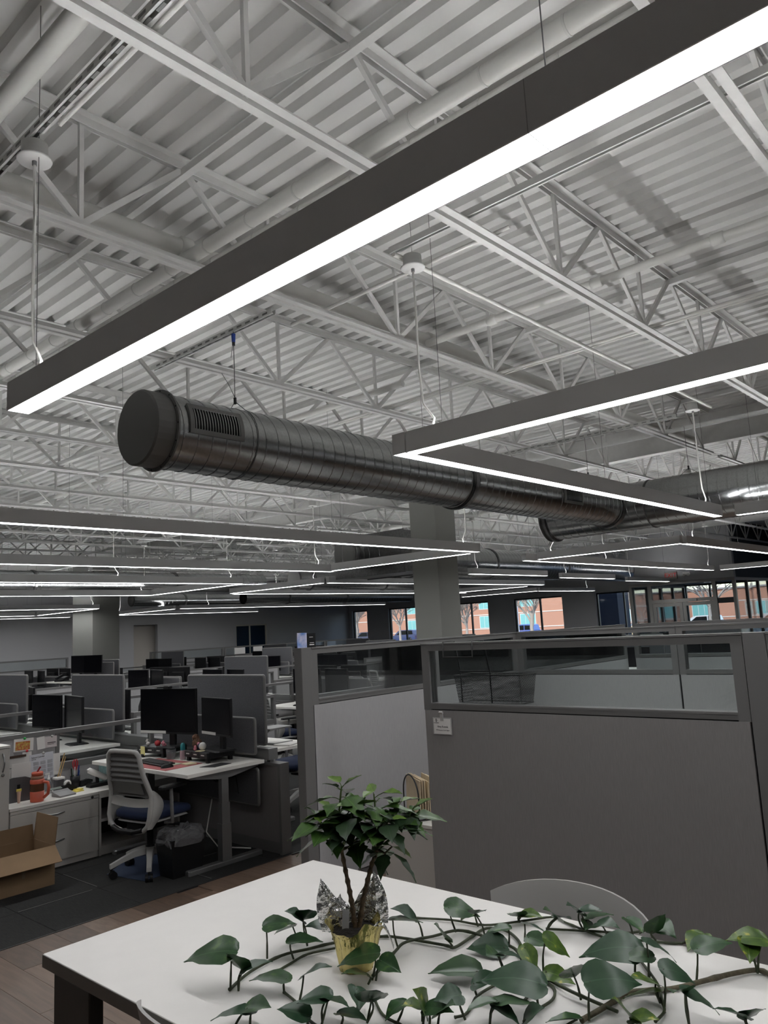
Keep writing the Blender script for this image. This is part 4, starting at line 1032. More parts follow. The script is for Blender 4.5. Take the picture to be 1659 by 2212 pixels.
# exit sign
ex = thing('exit_sign', 'red EXIT sign above the entrance doors', 'sign', (VX-0.002, 10.80, 3.07))
MB().bbox(-0.06, 0.0, -0.22, 0.22, -0.13, 0.13, 0.01).build('sign_case', mat('sign_face', (0.33, 0.30, 0.27), 0.6), ex)
text('EXIT', 0.21, mat('red_sign_letters', (0.75, 0.02, 0.03), 0.5), ex, (-0.0625, 0.0, 0.0), (R(90), 0, R(-90)), 'sign_letters', 0.002)
el = thing('emergency_light', 'white twin emergency lamp right of the exit sign', 'lamp', (VX-0.002, 10.25, 3.10))
MB().bbox(-0.05, 0.0, -0.12, 0.12, -0.05, 0.05, 0.008).build('lamp_body', PAPER, el)
for s in (-0.08, 0.08): MB().lathe([(0, -0.08), (0.04, -0.08), (0.045, -0.04), (0.02, 0.0)], 12, (-0.05, s, -0.05), 'x').build('lamp_head', PAPER, el)
# ------------------------------------------------------------------ things on and around the nearest desk
DZT = 0.755
make_monitor('larger black monitor with white strip on the nearest desk', (4.01, 6.32, DZT+0.09), R(13), 0.68, 0.40, 0.115)
m2 = make_monitor('smaller black monitor with white strip on the nearest desk', (4.06, 5.66, DZT+0.09), R(-7), 0.50, 0.315, 0.125)
STRIP = mat('white_label_strip', (0.55, 0.54, 0.52), 0.6)
for o in list(bpy.data.objects):
    if o.name.startswith('monitor') and 'white strip' in str(o.get('label', '')):
        z, y0, y1 = (0.119, 0.02, 0.335) if 'larger' in o['label'] else (0.129, 0.0, 0.245)
        MB().box(-0.0145, -0.0135, y0, y1, z, z+0.024).build('label_strip', STRIP, o)
wc = MB().bbox(-0.03, 0.02, -0.04, 0.04, 0.512, 0.54, 0.01).build('webcam', BLACK, bpy.data.objects[[o.name for o in bpy.data.objects if 'larger black monitor' in str(o.get('label', ''))][0]])
def riser(label, loc, rz, L=0.36):
    r = thing('monitor_riser', label, 'riser', loc, rz, 'black monitor risers with drawers')
    MB().bbox(-0.02, 0.26, -L/2, L/2, 0.035, 0.09, 0.012).build('shelf', BLACK, r)
    for sx in (0.0, 0.22):
        for sy in (-1, 1): MB().box(sx-0.01, sx+0.02, sy*(L/2-0.03)-0.015, sy*(L/2-0.03)+0.015, 0, 0.035).build('foot', BLACK, r)
    for i in range(3):
        y = (i-1)*L/3.05
        d = MB().box(-0.024, -0.02, y-L/6.4, y+L/6.4, 0.04, 0.083).build('drawer', mat('riser_drawer_black', (0.018, 0.018, 0.02), 0.5), r)
        MB().box(-0.030, -0.024, y-0.022, y+0.022, 0.06, 0.068).build('pull', STRIP, d)
riser('black drawer riser under the larger monitor', (3.95, 6.50, DZT), R(8))
riser('black drawer riser under the smaller monitor', (3.98, 5.83, DZT), R(-3))
DM = mat('coral_desk_mat', (0.36, 0.10, 0.10), 0.8, noise=0.08)
dm = tag(MB().prism([(3.585, 5.70), (3.95, 5.72), (3.93, 6.36), (3.585, 6.34)], 0.003, (0, 0, DZT)).build('desk_mat', DM), 'coral pink desk mat under the keyboard', 'mat')
make_keyboard('black keyboard on the coral pink desk mat', (3.75, 6.12, DZT+0.003), R(-4))
def mouse(loc, rz, label):
    m = thing('computer_mouse', label, 'mouse', loc, rz)
    MB().grid([[(0.055*math.cos(t)*k, 0.032*math.sin(t)*k, 0.034*math.sqrt(max(0, 1-k*k))) for t in [2*math.pi*i/16 for i in range(16)]] for k in (1.0, 0.97, 0.85, 0.6, 0.3, 0.02)], True, True).build('shell', BLACK, m)
    MB().cbox(0.025, 0, 0.031, 0.016, 0.006, 0.008).build('wheel', mat('grey_wheel', (0.1, 0.1, 0.1), 0.5), m)
mouse((3.68, 5.83, DZT+0.003), R(-10), 'black computer mouse on the coral pink desk mat')
tag(MB().prism([(3.82, 5.575), (3.88, 5.45), (4.06, 5.47), (4.04, 5.585)], 0.003, (0, 0, DZT)).build('mouse_pad', BLACKM), 'black mouse pad at the near right corner of the desk', 'mouse pad')
YEL = mat('yellow_note_paper', (0.70, 0.58, 0.12), 0.8); CRM = mat('cream_note_paper', (0.62, 0.55, 0.36), 0.8); MINT = mat('mint_note_paper', (0.45, 0.52, 0.40), 0.8)
def note(x, y, z, w, d, h, rz, m, label, name='note_pad', cat='note pad'):
    o = MB().bbox(-w/2, w/2, -d/2, d/2, 0, h, 0.001).build(name, m); o.location = (x, y, z); o.rotation_euler = (0, 0, rz); return tag(o, label, cat)
note(3.80, 5.915, DZT+0.003, 0.08, 0.11, 0.006, 0.1, MINT, 'mint note pad beside the mouse')
note(3.86, 5.785, DZT+0.003, 0.09, 0.10, 0.010, -0.1, CRM, 'cream note pad right of the mint one')
def standing_note():
    s = thing('sticky_note_stand', 'yellow sticky note on a black clip at the riser', 'note', (3.905, 6.58, DZT))
    MB().bbox(-0.01, 0.01, -0.02, 0.02, 0, 0.028, 0.003).build('clip', BLACK, s)
    MB().box(-0.003, 0.0, -0.035, 0.035, 0.015, 0.095).build('note', mat('pale_yellow_note', (0.66, 0.60, 0.25), 0.8), s)
standing_note()
CLR = mat('clear_plastic', (0.25, 0.26, 0.27), 0.15)
CLR.node_tree.nodes['Principled BSDF'].inputs['Alpha'].default_value = 0.35
g = thing('clear_cup', 'clear plastic cup on the desk between the risers', 'cup', (3.955, 6.20, DZT))
MB().lathe([(0, 0.0), (0.036, 0.0), (0.044, 0.085), (0.041, 0.085), (0.034, 0.005), (0, 0.005)], 18).build('cup_wall', CLR, g)
b = thing('spray_bottle', 'small teal capped bottle beside the clear cup', 'bottle', (4.0, 6.085, DZT))
MB().lathe([(0, 0), (0.024, 0), (0.025, 0.01), (0.025, 0.07), (0.02, 0.08), (0, 0.08)], 16).build('bottle_body', mat('pale_pink_liquid', (0.42, 0.30, 0.33), 0.2), b)
MB().lathe([(0.021, 0.08), (0.021, 0.115), (0.019, 0.13), (0.01, 0.14), (0, 0.142)], 16).build('cap', mat('teal_cap', (0.03, 0.25, 0.28), 0.35), b)
def blob(name, label, cat, loc, r, m, extra=()):
    o = thing(name, label, cat, loc)
    MB().lathe([(r*math.sin(math.pi*i/10), r-r*math.cos(math.pi*i/10)) for i in range(11)], 14).build('body', m, o)
    for (dx, dy, dz, rr, mm, nm) in extra:
        MB().lathe([(rr*math.sin(math.pi*i/8), dz+rr-rr*math.cos(math.pi*i/8)) for i in range(9)], 10, (dx, dy, 0)).build(nm, mm, o)
PINK = mat('pink_plastic', (0.65, 0.22, 0.28), 0.5); WHT = mat('white_glaze', (0.70, 0.68, 0.66), 0.35)
blob('figurine', 'tiny white animal figurine on the left riser', 'figurine', (3.97, 6.60, DZT+0.09), 0.018, WHT, ((-0.004, 0.012, 0.03, 0.012, WHT, 'head'), (0.0, 0.02, 0.05, 0.006, WHT, 'ear'), (0.0, 0.004, 0.05, 0.006, WHT, 'ear')))
blob('stress_ball', 'red apple-shaped ball on the left riser', 'ball', (3.99, 6.47, DZT+0.09), 0.028, RED, ((0, 0, 0.054, 0.005, BLACK, 'stem'),))
blob('figurine', 'tiny pink flower figurine on the left riser', 'figurine', (3.99, 6.36, DZT+0.09), 0.018, PINK, ((-0.012, 0.014, 0.022, 0.012, PINK, 'petal'), (-0.012, -0.014, 0.022, 0.012, PINK, 'petal'), (-0.01, 0, 0.034, 0.012, PINK, 'petal')))
blob('plush_bird', 'brown ruffled bird ornament on the right riser', 'ornament', (4.06, 5.955, DZT+0.09), 0.045, mat('brown_feather', (0.12, 0.06, 0.035), 0.9, noise=0.5, nscale=60, bump=1, bscale=60), ((0.0, 0.02, 0.06, 0.032, MATS['brown_feather'], 'head'), (-0.02, -0.05, 0.03, 0.015, PINK, 'tail')))
blob('stress_ball', 'white and navy ball on the right riser', 'ball', (4.03, 5.83, DZT+0.09), 0.033, WHT, ((0.0, 0.024, 0.002, 0.030, mat('navy_rubber', (0.02, 0.03, 0.07), 0.5), 'navy_cap'),))
blob('figurine', 'tiny coral figurine on the right riser', 'figurine', (3.985, 5.875, DZT+0.09), 0.015, PINK, ((0, 0, 0.022, 0.011, PINK, 'head'),))
note(3.99, 5.80, DZT+0.09, 0.07, 0.07, 0.003, 0.2, CRM, 'cream slip of paper on the right riser', 'paper_slip', 'paper')

# credenza top
CZ = 0.535
tm = thing('tumbler', 'coral orange tumbler with handle on the credenza', 'mug', (2.99, 6.68, CZ))
COR = mat('coral_plastic', (0.52, 0.10, 0.055), 0.4)
MB().lathe([(0, 0), (0.052, 0), (0.054, 0.01), (0.055, 0.085), (0.0, 0.085)], 24).build('base', COR, tm)
MB().lathe([(0.055, 0.085), (0.0555, 0.145)], 24).build('window_band', mat('brown_tea', (0.10, 0.04, 0.02), 0.2), tm)
MB().lathe([(0.0555, 0.145), (0.056, 0.172), (0.05, 0.18), (0.0, 0.18)], 24).build('upper_band', COR, tm)
MB().lathe([(0.05, 0.18), (0.05, 0.205), (0.0, 0.205)], 24).build('neck', mat('amber_neck', (0.20, 0.09, 0.05), 0.3), tm)
MB().lathe([(0.0, 0.205), (0.044, 0.205), (0.046, 0.225), (0.043, 0.236), (0, 0.236)], 24).build('lid', COR, tm)
MB().tube([(0.03, -0.045, 0.155), (0.055, -0.075, 0.15), (0.06, -0.082, 0.11), (0.055, -0.078, 0.06), (0.035, -0.045, 0.03)], 0.013, 8).build('handle', COR, tm)
MB().tube([(0.0, 0.0, 0.236), (0.02, -0.012, 0.275)], 0.007, 8).build('straw', mat('dark_red_straw', (0.25, 0.01, 0.02), 0.4), tm)
og_ = thing('file_organizer', 'grey translucent upright file organizer beside the tumbler', 'file holder', (2.90, 6.90, CZ))
MB().prism([(-0.11, 0), (0.11, 0), (0.11, 0.17), (0.05, 0.195), (-0.05, 0.20), (-0.11, 0.19)], 0.012, (0, -0.08, 0), (1, 0, 0), (0, 0, 1)).build('front_plate', mat('smoke_grey_plastic', (0.085, 0.085, 0.09), 0.4), og_)
MB().prism([(-0.11, 0), (0.11, 0), (0.11, 0.19), (0.0, 0.21), (-0.11, 0.20)], 0.012, (0, 0.06, 0), (1, 0, 0), (0, 0, 1)).build('back_plate', MATS['smoke_grey_plastic'], og_)
MB().box(-0.11, 0.11, -0.08, 0.06, 0, 0.012).build('tray', BLACKM, og_)
MB().box(-0.02, 0.005, -0.093, -0.091, 0.06, 0.14).build('slot', BLACK, og_)
for i, (lab, dy, h) in enumerate((('brown edged envelope in the file organizer', 0.0, 0.26), ('white folded letter in the file organizer', -0.03, 0.30))):
    tag(MB().box(2.83+0.03*i, 3.0+0.02*i, 6.90+dy, 6.904+dy, CZ+0.013, CZ+h).build('envelope', PAPER), lab, 'envelope')
tb = thing('lotion_tube', 'small cream tube with yellow cap on the credenza', 'tube', (2.875, 6.76, CZ))
MB().lathe([(0, 0.0), (0.010, 0.0), (0.012, 0.02), (0.017, 0.09), (0.018, 0.095)], 12).build('tube_body', mat('peach_tube', (0.5, 0.33, 0.25), 0.4), tb)
MB().box(-0.02, 0.02, -0.004, 0.004, 0.092, 0.112).build('crimp', YEL, tb)
sb = thing('sanitizer_bottle', 'clear pump bottle behind the calculator', 'bottle', (3.20, 6.93, CZ))
MB().lathe([(0, 0), (0.03, 0), (0.031, 0.09), (0.018, 0.115), (0.0, 0.115)], 16).build('bottle_body', CLR, sb)
MB().lathe([(0.012, 0.115), (0.014, 0.13), (0.006, 0.135), (0.006, 0.16), (0, 0.16)], 12).build('pump', WHT, sb); MB().box(-0.035, 0.008, -0.006, 0.006, 0.158, 0.172).build('nozzle', WHT, sb)
mk = thing('marker_pen', 'purple marker standing behind the tumbler', 'pen', (3.13, 6.93, CZ)); MB().lathe([(0, 0), (0.009, 0), (0.009, 0.09), (0, 0.09)], 10).build('barrel', mat('purple_plastic', (0.12, 0.02, 0.14), 0.4), mk); MB().lathe([(0.01, 0.09), (0.01, 0.125), (0, 0.13)], 10).build('cap', PINK, mk)
ph = thing('pen_holder', 'grey wire pen holder with white lid on the credenza', 'pen holder', (3.305, 6.96, CZ))
MB().bbox(-0.035, 0.035, -0.035, 0.035, 0, 0.10, 0.006).build('cup', MATS['smoke_grey_plastic'], ph); MB().bbox(-0.04, 0.04, -0.04, 0.04, 0.10, 0.118, 0.006).build('lid', WHT, ph)
for i in range(2):
    o = thing('chopstick', ['left', 'right'][i]+' wooden chopstick leaning from the pen holder', 'chopstick', (3.30+0.02*i, 6.97, CZ+0.118)); MB().tube([(0, 0, 0), (0.075-0.01*i, 0.03, 0.19-0.03*i)], [0.004, 0.005], 6).build('stick', mat('bamboo', (0.42, 0.27, 0.10), 0.6), o)
calc = thing('calculator', 'silver desk calculator on the credenza', 'calculator', (3.22, 6.76, CZ), R(8))
MB().prism([(-0.06, 0), (0.06, 0), (0.06, 0.045), (0.03, 0.032), (-0.06, 0.012)], 0.15, (0.0, -0.06, 0), (0, 1, 0), (0, 0, 1)).build('case', mat('silver_plastic', (0.25, 0.25, 0.25), 0.4, 0.3), calc)
for o in calc.children: o.location = (-0.075, 0, 0)
MB().bar((0.0, 0.045, 0.044), (0.0, 0.075, 0.055), 0.11, 0.004).build('display', mat('lcd_grey', (0.18, 0.21, 0.19), 0.3), calc)
kk = MB()
for i in range(4):
    for j in range(5): kk.cbox(-0.052+j*0.026, -0.045+i*0.021, 0.021+i*0.0048, 0.02, 0.014, 0.006)
kk.build('keys', BLACK, calc)['kind'] = 'stuff'
tp = thing('tape_dispenser', 'black tape dispenser on the credenza', 'tape dispenser', (3.335, 6.83, CZ), R(5))
MB().prism([(-0.06, 0), (0.06, 0), (0.06, 0.04), (0.03, 0.05), (-0.02, 0.075), (-0.055, 0.06)], 0.05, (0, 0.025, 0), (1, 0, 0), (0, 0, 1)).build('base', BLACK, tp)
MB().lathe([(0.018, -0.01), (0.032, -0.01), (0.032, 0.01), (0.018, 0.01)], 18, (-0.015, 0, 0.068), 'y').build('tape_roll', WHT, tp)
note(3.385, 6.77, CZ, 0.075, 0.075, 0.008, 0.1, YEL, 'yellow sticky note pad, lower one on the credenza'); note(3.40, 6.79, CZ+0.008, 0.06, 0.06, 0.010, 0.5, YEL, 'yellow sticky note pad, upper one on the credenza')
pcup = thing('pen_cup', 'black mesh pen cup full of pens beside the pen holder', 'pen holder', (3.465, 6.98, CZ)); MB().lathe([(0, 0), (0.04, 0), (0.042, 0.10), (0.039, 0.10), (0.037, 0.004)], 16).build('cup', BLACK, pcup)
PCOL = [('blue', (0.01, 0.10, 0.35)), ('yellow', (0.55, 0.45, 0.05)), ('green', (0.03, 0.25, 0.06)), ('black', (0.01, 0.01, 0.01)), ('white', (0.6, 0.6, 0.6)), ('dark blue', (0.01, 0.02, 0.15))]
for i, (cn, cc) in enumerate(PCOL):
    a = 2*math.pi*i/6; o = thing('pen', '%s pen in the black mesh pen cup' % cn, 'pen', (3.465+0.018*math.cos(a), 6.98+0.018*math.sin(a), CZ+0.006))
    MB().tube([(0, 0, 0), (0.02*math.cos(a), 0.02*math.sin(a), 0.135+0.01*i)], 0.0055, 6).build('barrel', mat('pen_'+cn.replace(' ', '_'), cc, 0.4), o)
sc = thing('scissors', 'red-handled scissors standing in the pen cup', 'scissors', (3.465, 6.98, CZ+0.006))
MB().bar((0, 0, 0.0), (0.0, 0.004, 0.15), 0.016, 0.003).build('blades', HND, sc)
for s in (-1, 1): MB().tube([(s*0.004, 0, 0.14), (s*0.02, 0, 0.18), (s*0.022, 0, 0.215), (s*0.010, 0, 0.235), (s*0.002, 0, 0.21), (s*0.003, 0, 0.17), (s*0.004, 0, 0.14)], 0.005, 6).build('handle_loop', RED, sc)
st = thing('stapler', 'black stapler behind the sticky notes', 'stapler', (3.56, 6.97, CZ), R(20)); MB().bbox(-0.07, 0.07, -0.017, 0.017, 0, 0.014, 0.006).build('base', BLACK, st); MB().prism([(-0.075, 0.015), (0.07, 0.02), (0.07, 0.04), (0.02, 0.055), (-0.06, 0.05)], 0.034, (0, 0.017, 0), (1, 0, 0), (0, 0, 1)).build('arm', BLACK, st)
gd = thing('desk_phone', 'white handset gadget with black cord on the shelf top', 'phone', (3.60, 6.83, CZ)); MB().bbox(-0.09, 0.09, -0.05, 0.05, 0, 0.03, 0.01).build('base', BLACK, gd)
MB().tube([(-0.075, 0.03, 0.14), (-0.07, 0.03, 0.145), (0.07, -0.02, 0.06), (0.075, -0.02, 0.055)], [0.018, 0.025, 0.027, 0.018], 12).build('handset', WHT, gd); MB().tube([(0.0, 0, 0.02), (0.0, 0.01, 0.09)], 0.016, 8).build('cradle', BLACK, gd)
MB().tube([(0.07, -0.03, 0.06), (0.11, -0.08, 0.03), (0.16, -0.10, -0.0), (0.2, -0.12, 0.008)], 0.007, 6).build('cord', BLACK, gd)
tbx = thing('file_box', 'teal patterned file box under the desk edge', 'box', (3.835, 6.90, CZ)); TL_ = mat('teal_print_card', (0.14, 0.24, 0.24), 0.7, col2=(0.20, 0.30, 0.30), nscale=30)
MB().bbox(-0.13, 0.13, -0.11, 0.11, 0, 0.165, 0.003).build('box_body', TL_, tbx); MB().bbox(-0.135, 0.135, -0.115, 0.115, 0.165, 0.195, 0.003).build('lid', mat('pale_teal_card', (0.25, 0.34, 0.33), 0.7), tbx)
# papers pinned on the divider (its face is at y = 7.07)
YD = 7.067
def pinned(x0, x1, z0, z1, m, label, tilt=0.0, name='pinned_paper', cat='paper', dy=0.0):
    o = thing(name, label, cat, ((x0+x1)/2, YD-0.001-dy, (z0+z1)/2)); w, h = (x1-x0)/2, (z1-z0)/2
    s = MB().box(-w, w, -0.0012, 0, -h, h).build('sheet', m, o); o.rotation_euler = (0, tilt, 0); return o
CARDC = mat('colourful_printed_card', (0.45, 0.06, 0.04), 0.6, col2=(0.55, 0.45, 0.10), nscale=60)
p = pinned(2.955, 3.125, 0.905, 1.012, PAPER, 'white card with red and yellow print pinned top left', 0.03, dy=0.0)
MB().box(-0.07, 0.055, -0.0025, -0.0012, -0.042, 0.03).build('printed_panel', CARDC, p)
pinned(3.155, 3.225, 0.90, 1.005, PAPER, 'tilted handwritten white note on the divider', -0.08, dy=0.002)
p = pinned(3.222, 3.335, 0.905, 1.0, mat('pinkish_paper', (0.62, 0.56, 0.56), 0.8), 'white card with red lettering beside the divider post')
MB().box(-0.03, 0.045, -0.002, -0.0012, -0.01, -0.004).box(-0.03, 0.03, -0.002, -0.0012, -0.022, -0.019).build('printed_lines', INK, p)
p = pinned(3.095, 3.305, 0.64, 0.865, mat('pale_blue_paper', (0.60, 0.61, 0.66), 0.8), 'white school calendar sheet pinned behind the tumbler', -0.03, 'wall_calendar', 'calendar', 0.003)
text('School Calendar', 0.0175, INK, p, (-0.09, -0.0016, 0.085), (R(90), 0, 0), align='LEFT'); text('2025-26', 0.012, INK, p, (-0.09, -0.0016, 0.068), (R(90), 0, 0), align='LEFT')
tb_ = MB()
for i in range(3):
    for j in range(4):
        for q in range(5):
            if i == 0 and j > 1: continue
            tb_.box(-0.075+i*0.062, -0.028+i*0.062, -0.002, -0.0012, 0.045-j*0.036-q*0.006-0.002, 0.045-j*0.036-q*0.006)
tb_.build('date_grid', mat('grey_ink', (0.22, 0.22, 0.24), 0.8), p)['kind'] = 'stuff'
pinned(3.29, 3.365, 0.66, 0.845, PAPER, 'plain white sheet tucked behind the calendar', 0.02)
pinned(3.03, 3.11, 0.76, 0.895, PAPER, 'white sheet with dark heading left of the calendar', 0.0, dy=0.0)
pinned(2.90, 3.04, 0.78, 0.86, PAPER, 'white folded letter in the upper brown rack', 0.04, dy=0.01)
def rack(x0, x1, z, label):
    r = thing('letter_rack', label, 'rack', (x0, YD, z)); BR = mat('brown_rack', (0.055, 0.03, 0.018), 0.5)
    MB().box(0, x1-x0, -0.03, 0, 0, 0.004).build('ledge', BR, r); MB().box(0, x1-x0, -0.033, -0.03, 0, 0.02).build('lip', BR, r)
rack(2.82, 3.05, 0.862, 'narrow brown letter rack, upper of two on the divider'); rack(2.82, 3.05, 0.745, 'narrow brown letter rack, lower of two on the divider')
def magnet(x, z, m, label):
    o = thing('push_pin', label, 'pin', (x, YD-0.004, z)); MB().lathe([(0, -0.012), (0.010, -0.012), (0.012, -0.004), (0.006, 0.0)], 10, (0, 0, 0), 'y').build('head', m, o)
    MB().lathe([(0.004, 0.0), (0.004, 0.004), (0, 0.004)], 6, (0, 0, 0), 'y').build('shaft', HND, o)
magnet(3.045, 1.012, mat('green_plastic', (0.02, 0.30, 0.06), 0.4), 'green pin holding the colourful card'); magnet(3.066, 0.905, RED, 'red heart pin below the colourful card')
magnet(3.288, 1.0, CHAIRW, 'white clip above the red-lettered card'); magnet(3.211, 0.865, CHAIRW, 'white clip holding the school calendar')
# open cardboard box on the floor
CB = mat('brown_cardboard', (0.24, 0.155, 0.085), 0.85, noise=0.08, nscale=4); CBI = CB
bx_ = thing('cardboard_box', 'open brown cardboard box on the floor before the white cabinets', 'box', (2.60, 6.345, 0))
w, d, h, t = 0.30, 0.185, 0.285, 0.005
MB().box(-w, w, -d, -d+t, 0.004, h).build('side_wall', CB, bx_); MB().box(-w, w, d-t, d, 0.004, h).build('side_wall', CB, bx_)
MB().box(-w, -w+t, -d+t, d-t, 0.004, h).build('side_wall', CB, bx_); MB().box(w-t, w, -d+t, d-t, 0.004, h).build('side_wall', CB, bx_); MB().box(-w, w, -d, d, 0, 0.004).build('bottom', CB, bx_)
def flap(p0, p1, out, L, nm='flap'):
    p0, p1, o = Vector(p0), Vector(p1), Vector(out).normalized()*L; n = (p1-p0).cross(o).normalized()*t*0.5
    e = (p1-p0)*0.01
    vs = [p0+n, p1+n, p1+o+n-e, p0+o+n+e, p0-n, p1-n, p1+o-n-e, p0+o-n+e]
    MB()._add(vs, [(0, 1, 2, 3), (7, 6, 5, 4), (0, 4, 5, 1), (1, 5, 6, 2), (2, 6, 7, 3), (3, 7, 4, 0)]).build(nm, CB, bx_)
flap((-w, -d, h), (w, -d, h), (0, -0.75, -0.55), 0.165); flap((w, -d, h), (w, d, h), (0.12, 0, 1), 0.20); flap((-w, d, h), (w, d, h), (0, 0.08, 1), 0.11); flap((-w, -d, h), (-w, d, h), (0.9, 0, -0.3), 0.15)
MB().box(0.05, 0.075, -d-0.0012, -d, 0.10, 0.20).build('tape_strip', mat('clear_tape', (0.30, 0.23, 0.15), 0.2), bx_)
# waste bin with plastic liner
tr = thing('waste_bin', 'black waste bin with crumpled clear liner under the desk', 'bin', (3.605, 5.53, 0))
MB().grid([[(a*k, b*k2, z) for a, b in ((-0.14, -0.10), (0.14, -0.10), (0.14, 0.10), (-0.14, 0.10))] for z, k, k2 in ((0.0, 0.92, 0.9), (0.285, 1.12, 1.15), (0.285, 1.08, 1.1), (0.02, 0.9, 0.88))], False, True).build('bin_body', BLACK, tr)
MB().box(-0.128, 0.128, -0.09, 0.09, 0, 0.008).build('bin_base', BLACK, tr)
LIN = mat('crumpled_liner', (0.22, 0.22, 0.23), 0.12, bump=0.9, bscale=35); LIN.node_tree.nodes['Principled BSDF'].inputs['Alpha'].default_value = 0.55
rb = random.Random(4); rows = []
for k, z in ((1.17, 0.235), (1.20, 0.27), (1.16, 0.295), (1.02, 0.325), (0.8, 0.335), (0.45, 0.33), (0.05, 0.30)):
    row = []
    for i in range(36):
        a = 2*math.pi*i/36; px = math.copysign(abs(math.cos(a))**0.45, math.cos(a)); py = math.copysign(abs(math.sin(a))**0.45, math.sin(a))
        j = rb.uniform(-0.018, 0.018); row.append((0.145*px*k+j, 0.108*py*k+j*0.6, z+rb.uniform(-0.018, 0.022)))
    rows.append(row)
MB().grid(rows, False, True).build('plastic_liner', LIN, tr)
tag(MB().prism([(3.25, 6.02), (3.33, 5.60), (3.60, 5.63), (3.85, 6.10), (3.62, 6.30)], 0.004, (0, 0, 0.0005)).build('chair_mat', mat('dusky_blue_mat', (0.030, 0.045, 0.085), 0.6)), 'dusky blue floor mat under the nearest task chair', 'mat')
# cables under the desk
for i, (pts, lab, m) in enumerate((([(4.05, 5.9, 0.70), (4.1, 5.75, 0.58), (4.2, 5.6, 0.62), (4.15, 5.5, 0.5)], 'black looped cable under the nearest desk', BLACK), ([(4.2, 5.75, 0.6), (4.22, 5.76, 0.3), (4.2, 5.77, 0.01)], 'black cable hanging to the floor under the nearest desk', BLACK),
                              ([(3.95, 6.2, 0.66), (4.02, 6.0, 0.57), (4.12, 5.9, 0.62), (4.2, 5.8, 0.55)], 'second black looped cable under the nearest desk', BLACK), ([(4.2, 5.95, 0.4), (4.1, 5.9, 0.15), (4.15, 5.8, 0.03), (4.3, 5.55, 0.02)], 'white cable on the floor behind the waste bin', CABLE_W))):
    tag(MB().tube(pts, 0.006, 6).build('cable', m), lab, 'cable')
# things in the second bay and on the other side of the spine
tag(MB().box(3.45, 3.62, 9.10, 9.22, 0.535, 0.62).build('mask_box', mat('blue_white_box', (0.55, 0.6, 0.66), 0.6, col2=(0.15, 0.3, 0.55), nscale=9)), 'white and blue carton on the second bay credenza', 'box')
dk = thing('laptop_stand', 'grey bent-tube laptop stand on the desk beyond the spine', 'stand', (5.02, 6.02, 0.755))
MB().tube([(-0.12, -0.10, 0.01), (-0.14, 0.0, 0.01), (-0.14, 0.02, 0.04), (-0.13, 0.03, 0.09), (-0.08, 0.03, 0.12), (0.10, 0.03, 0.14)], 0.009, 8).tube([(0.10, -0.10, 0.01), (-0.12, -0.10, 0.01)], 0.009, 8).build('tube_frame', LEGM, dk)
MB().bbox(-0.14, 0.14, -0.06, 0.16, 0.135, 0.15, 0.004).build('top_plate', LEGM, dk)
note(5.0, 5.85, 0.755, 0.22, 0.18, 0.012, 0.3, PAPER, 'crumpled papers on the desk beyond the spine', 'paper_pile', 'paper')
hd = thing('draped_jacket', 'black jacket hung over a chair behind the nearest monitor', 'jacket', (5.75, 9.35, 0))
MB().grid([[(0.20*k*math.cos(t), 0.30*k*math.sin(t)*(1 if z > 0.6 else 0.95), z) for t in [2*math.pi*i/18 for i in range(18)]] for z, k in ((0.45, 1.0), (0.7, 1.05), (0.95, 0.98), (1.08, 0.8), (1.14, 0.5), (1.16, 0.05))], True, True).build('cloth', mat('black_cloth', (0.008, 0.008, 0.009), 0.9, bump=0.5, bscale=12), hd)
ph2 = thing('desk_phone', 'black desk phone on the raised standing desk far left', 'phone', (7.62, 15.95, 1.06), R(15))
MB().prism([(-0.1, 0), (0.1, 0), (0.1, 0.10), (-0.1, 0.03)], 0.2, (0, 0.1, 0), (1, 0, 0), (0, 0, 1)).build('phone_body', BLACK, ph2)
MB().bar((-0.08, 0.075, 0.06), (0.09, 0.075, 0.13), 0.05, 0.04).build('handset', BLACK, ph2); MB().bar((0.0, -0.03, 0.073), (0.08, -0.03, 0.1), 0.09, 0.004).build('display', LEGM, ph2)
# ------------------------------------------------------------------ white meeting table in the foreground
TX0, TX1, TY0, TY1, TZ = 1.312, 2.587, -0.35, 2.872, 0.742
tb = thing('meeting_table', 'large white meeting table in the foreground', 'table', ((TX0+TX1)/2, (TY0+TY1)/2, 0))
a, b = (TX1-TX0)/2, (TY1-TY0)/2
MB().bbox(-a, a, -b, b, TZ-0.043, TZ, 0.0025).build('table_top', mat('white_table_laminate', (0.80, 0.775, 0.745), 0.42, noise=0.01), tb)
MB().box(-a-0.0012, a+0.0012, -b-0.0012, -b, TZ-0.043, TZ-0.003).box(-a-0.0012, -a, -b, b, TZ-0.043, TZ-0.003).box(a, a+0.0012, -b, b, TZ-0.043, TZ-0.003).box(-a-0.0012, a+0.0012, b, b+0.0012, TZ-0.043, TZ-0.003).build('edge_band', mat('grey_edge_band', (0.20, 0.19, 0.175), 0.5), tb)
LEGD = mat('dark_table_leg', (0.055, 0.054, 0.052), 0.5)
for sx in (-1, 1):
    for sy in (-1, 1):
        x0 = sx*a-sx*0.0; MB().bbox(min(x0, x0-sx*0.05), max(x0, x0-sx*0.05), min(sy*(b-0.085), sy*(b-0.33)), max(sy*(b-0.085), sy*(b-0.33)), 0, TZ-0.0435, 0.004).build('leg', LEGD, tb)
for sx in (-1, 1): MB().box(sx*(a-0.09)-0.02, sx*(a-0.09)+0.02, -b+0.33, b-0.33, TZ-0.10, TZ-0.0435).build('apron', LEGD, tb)
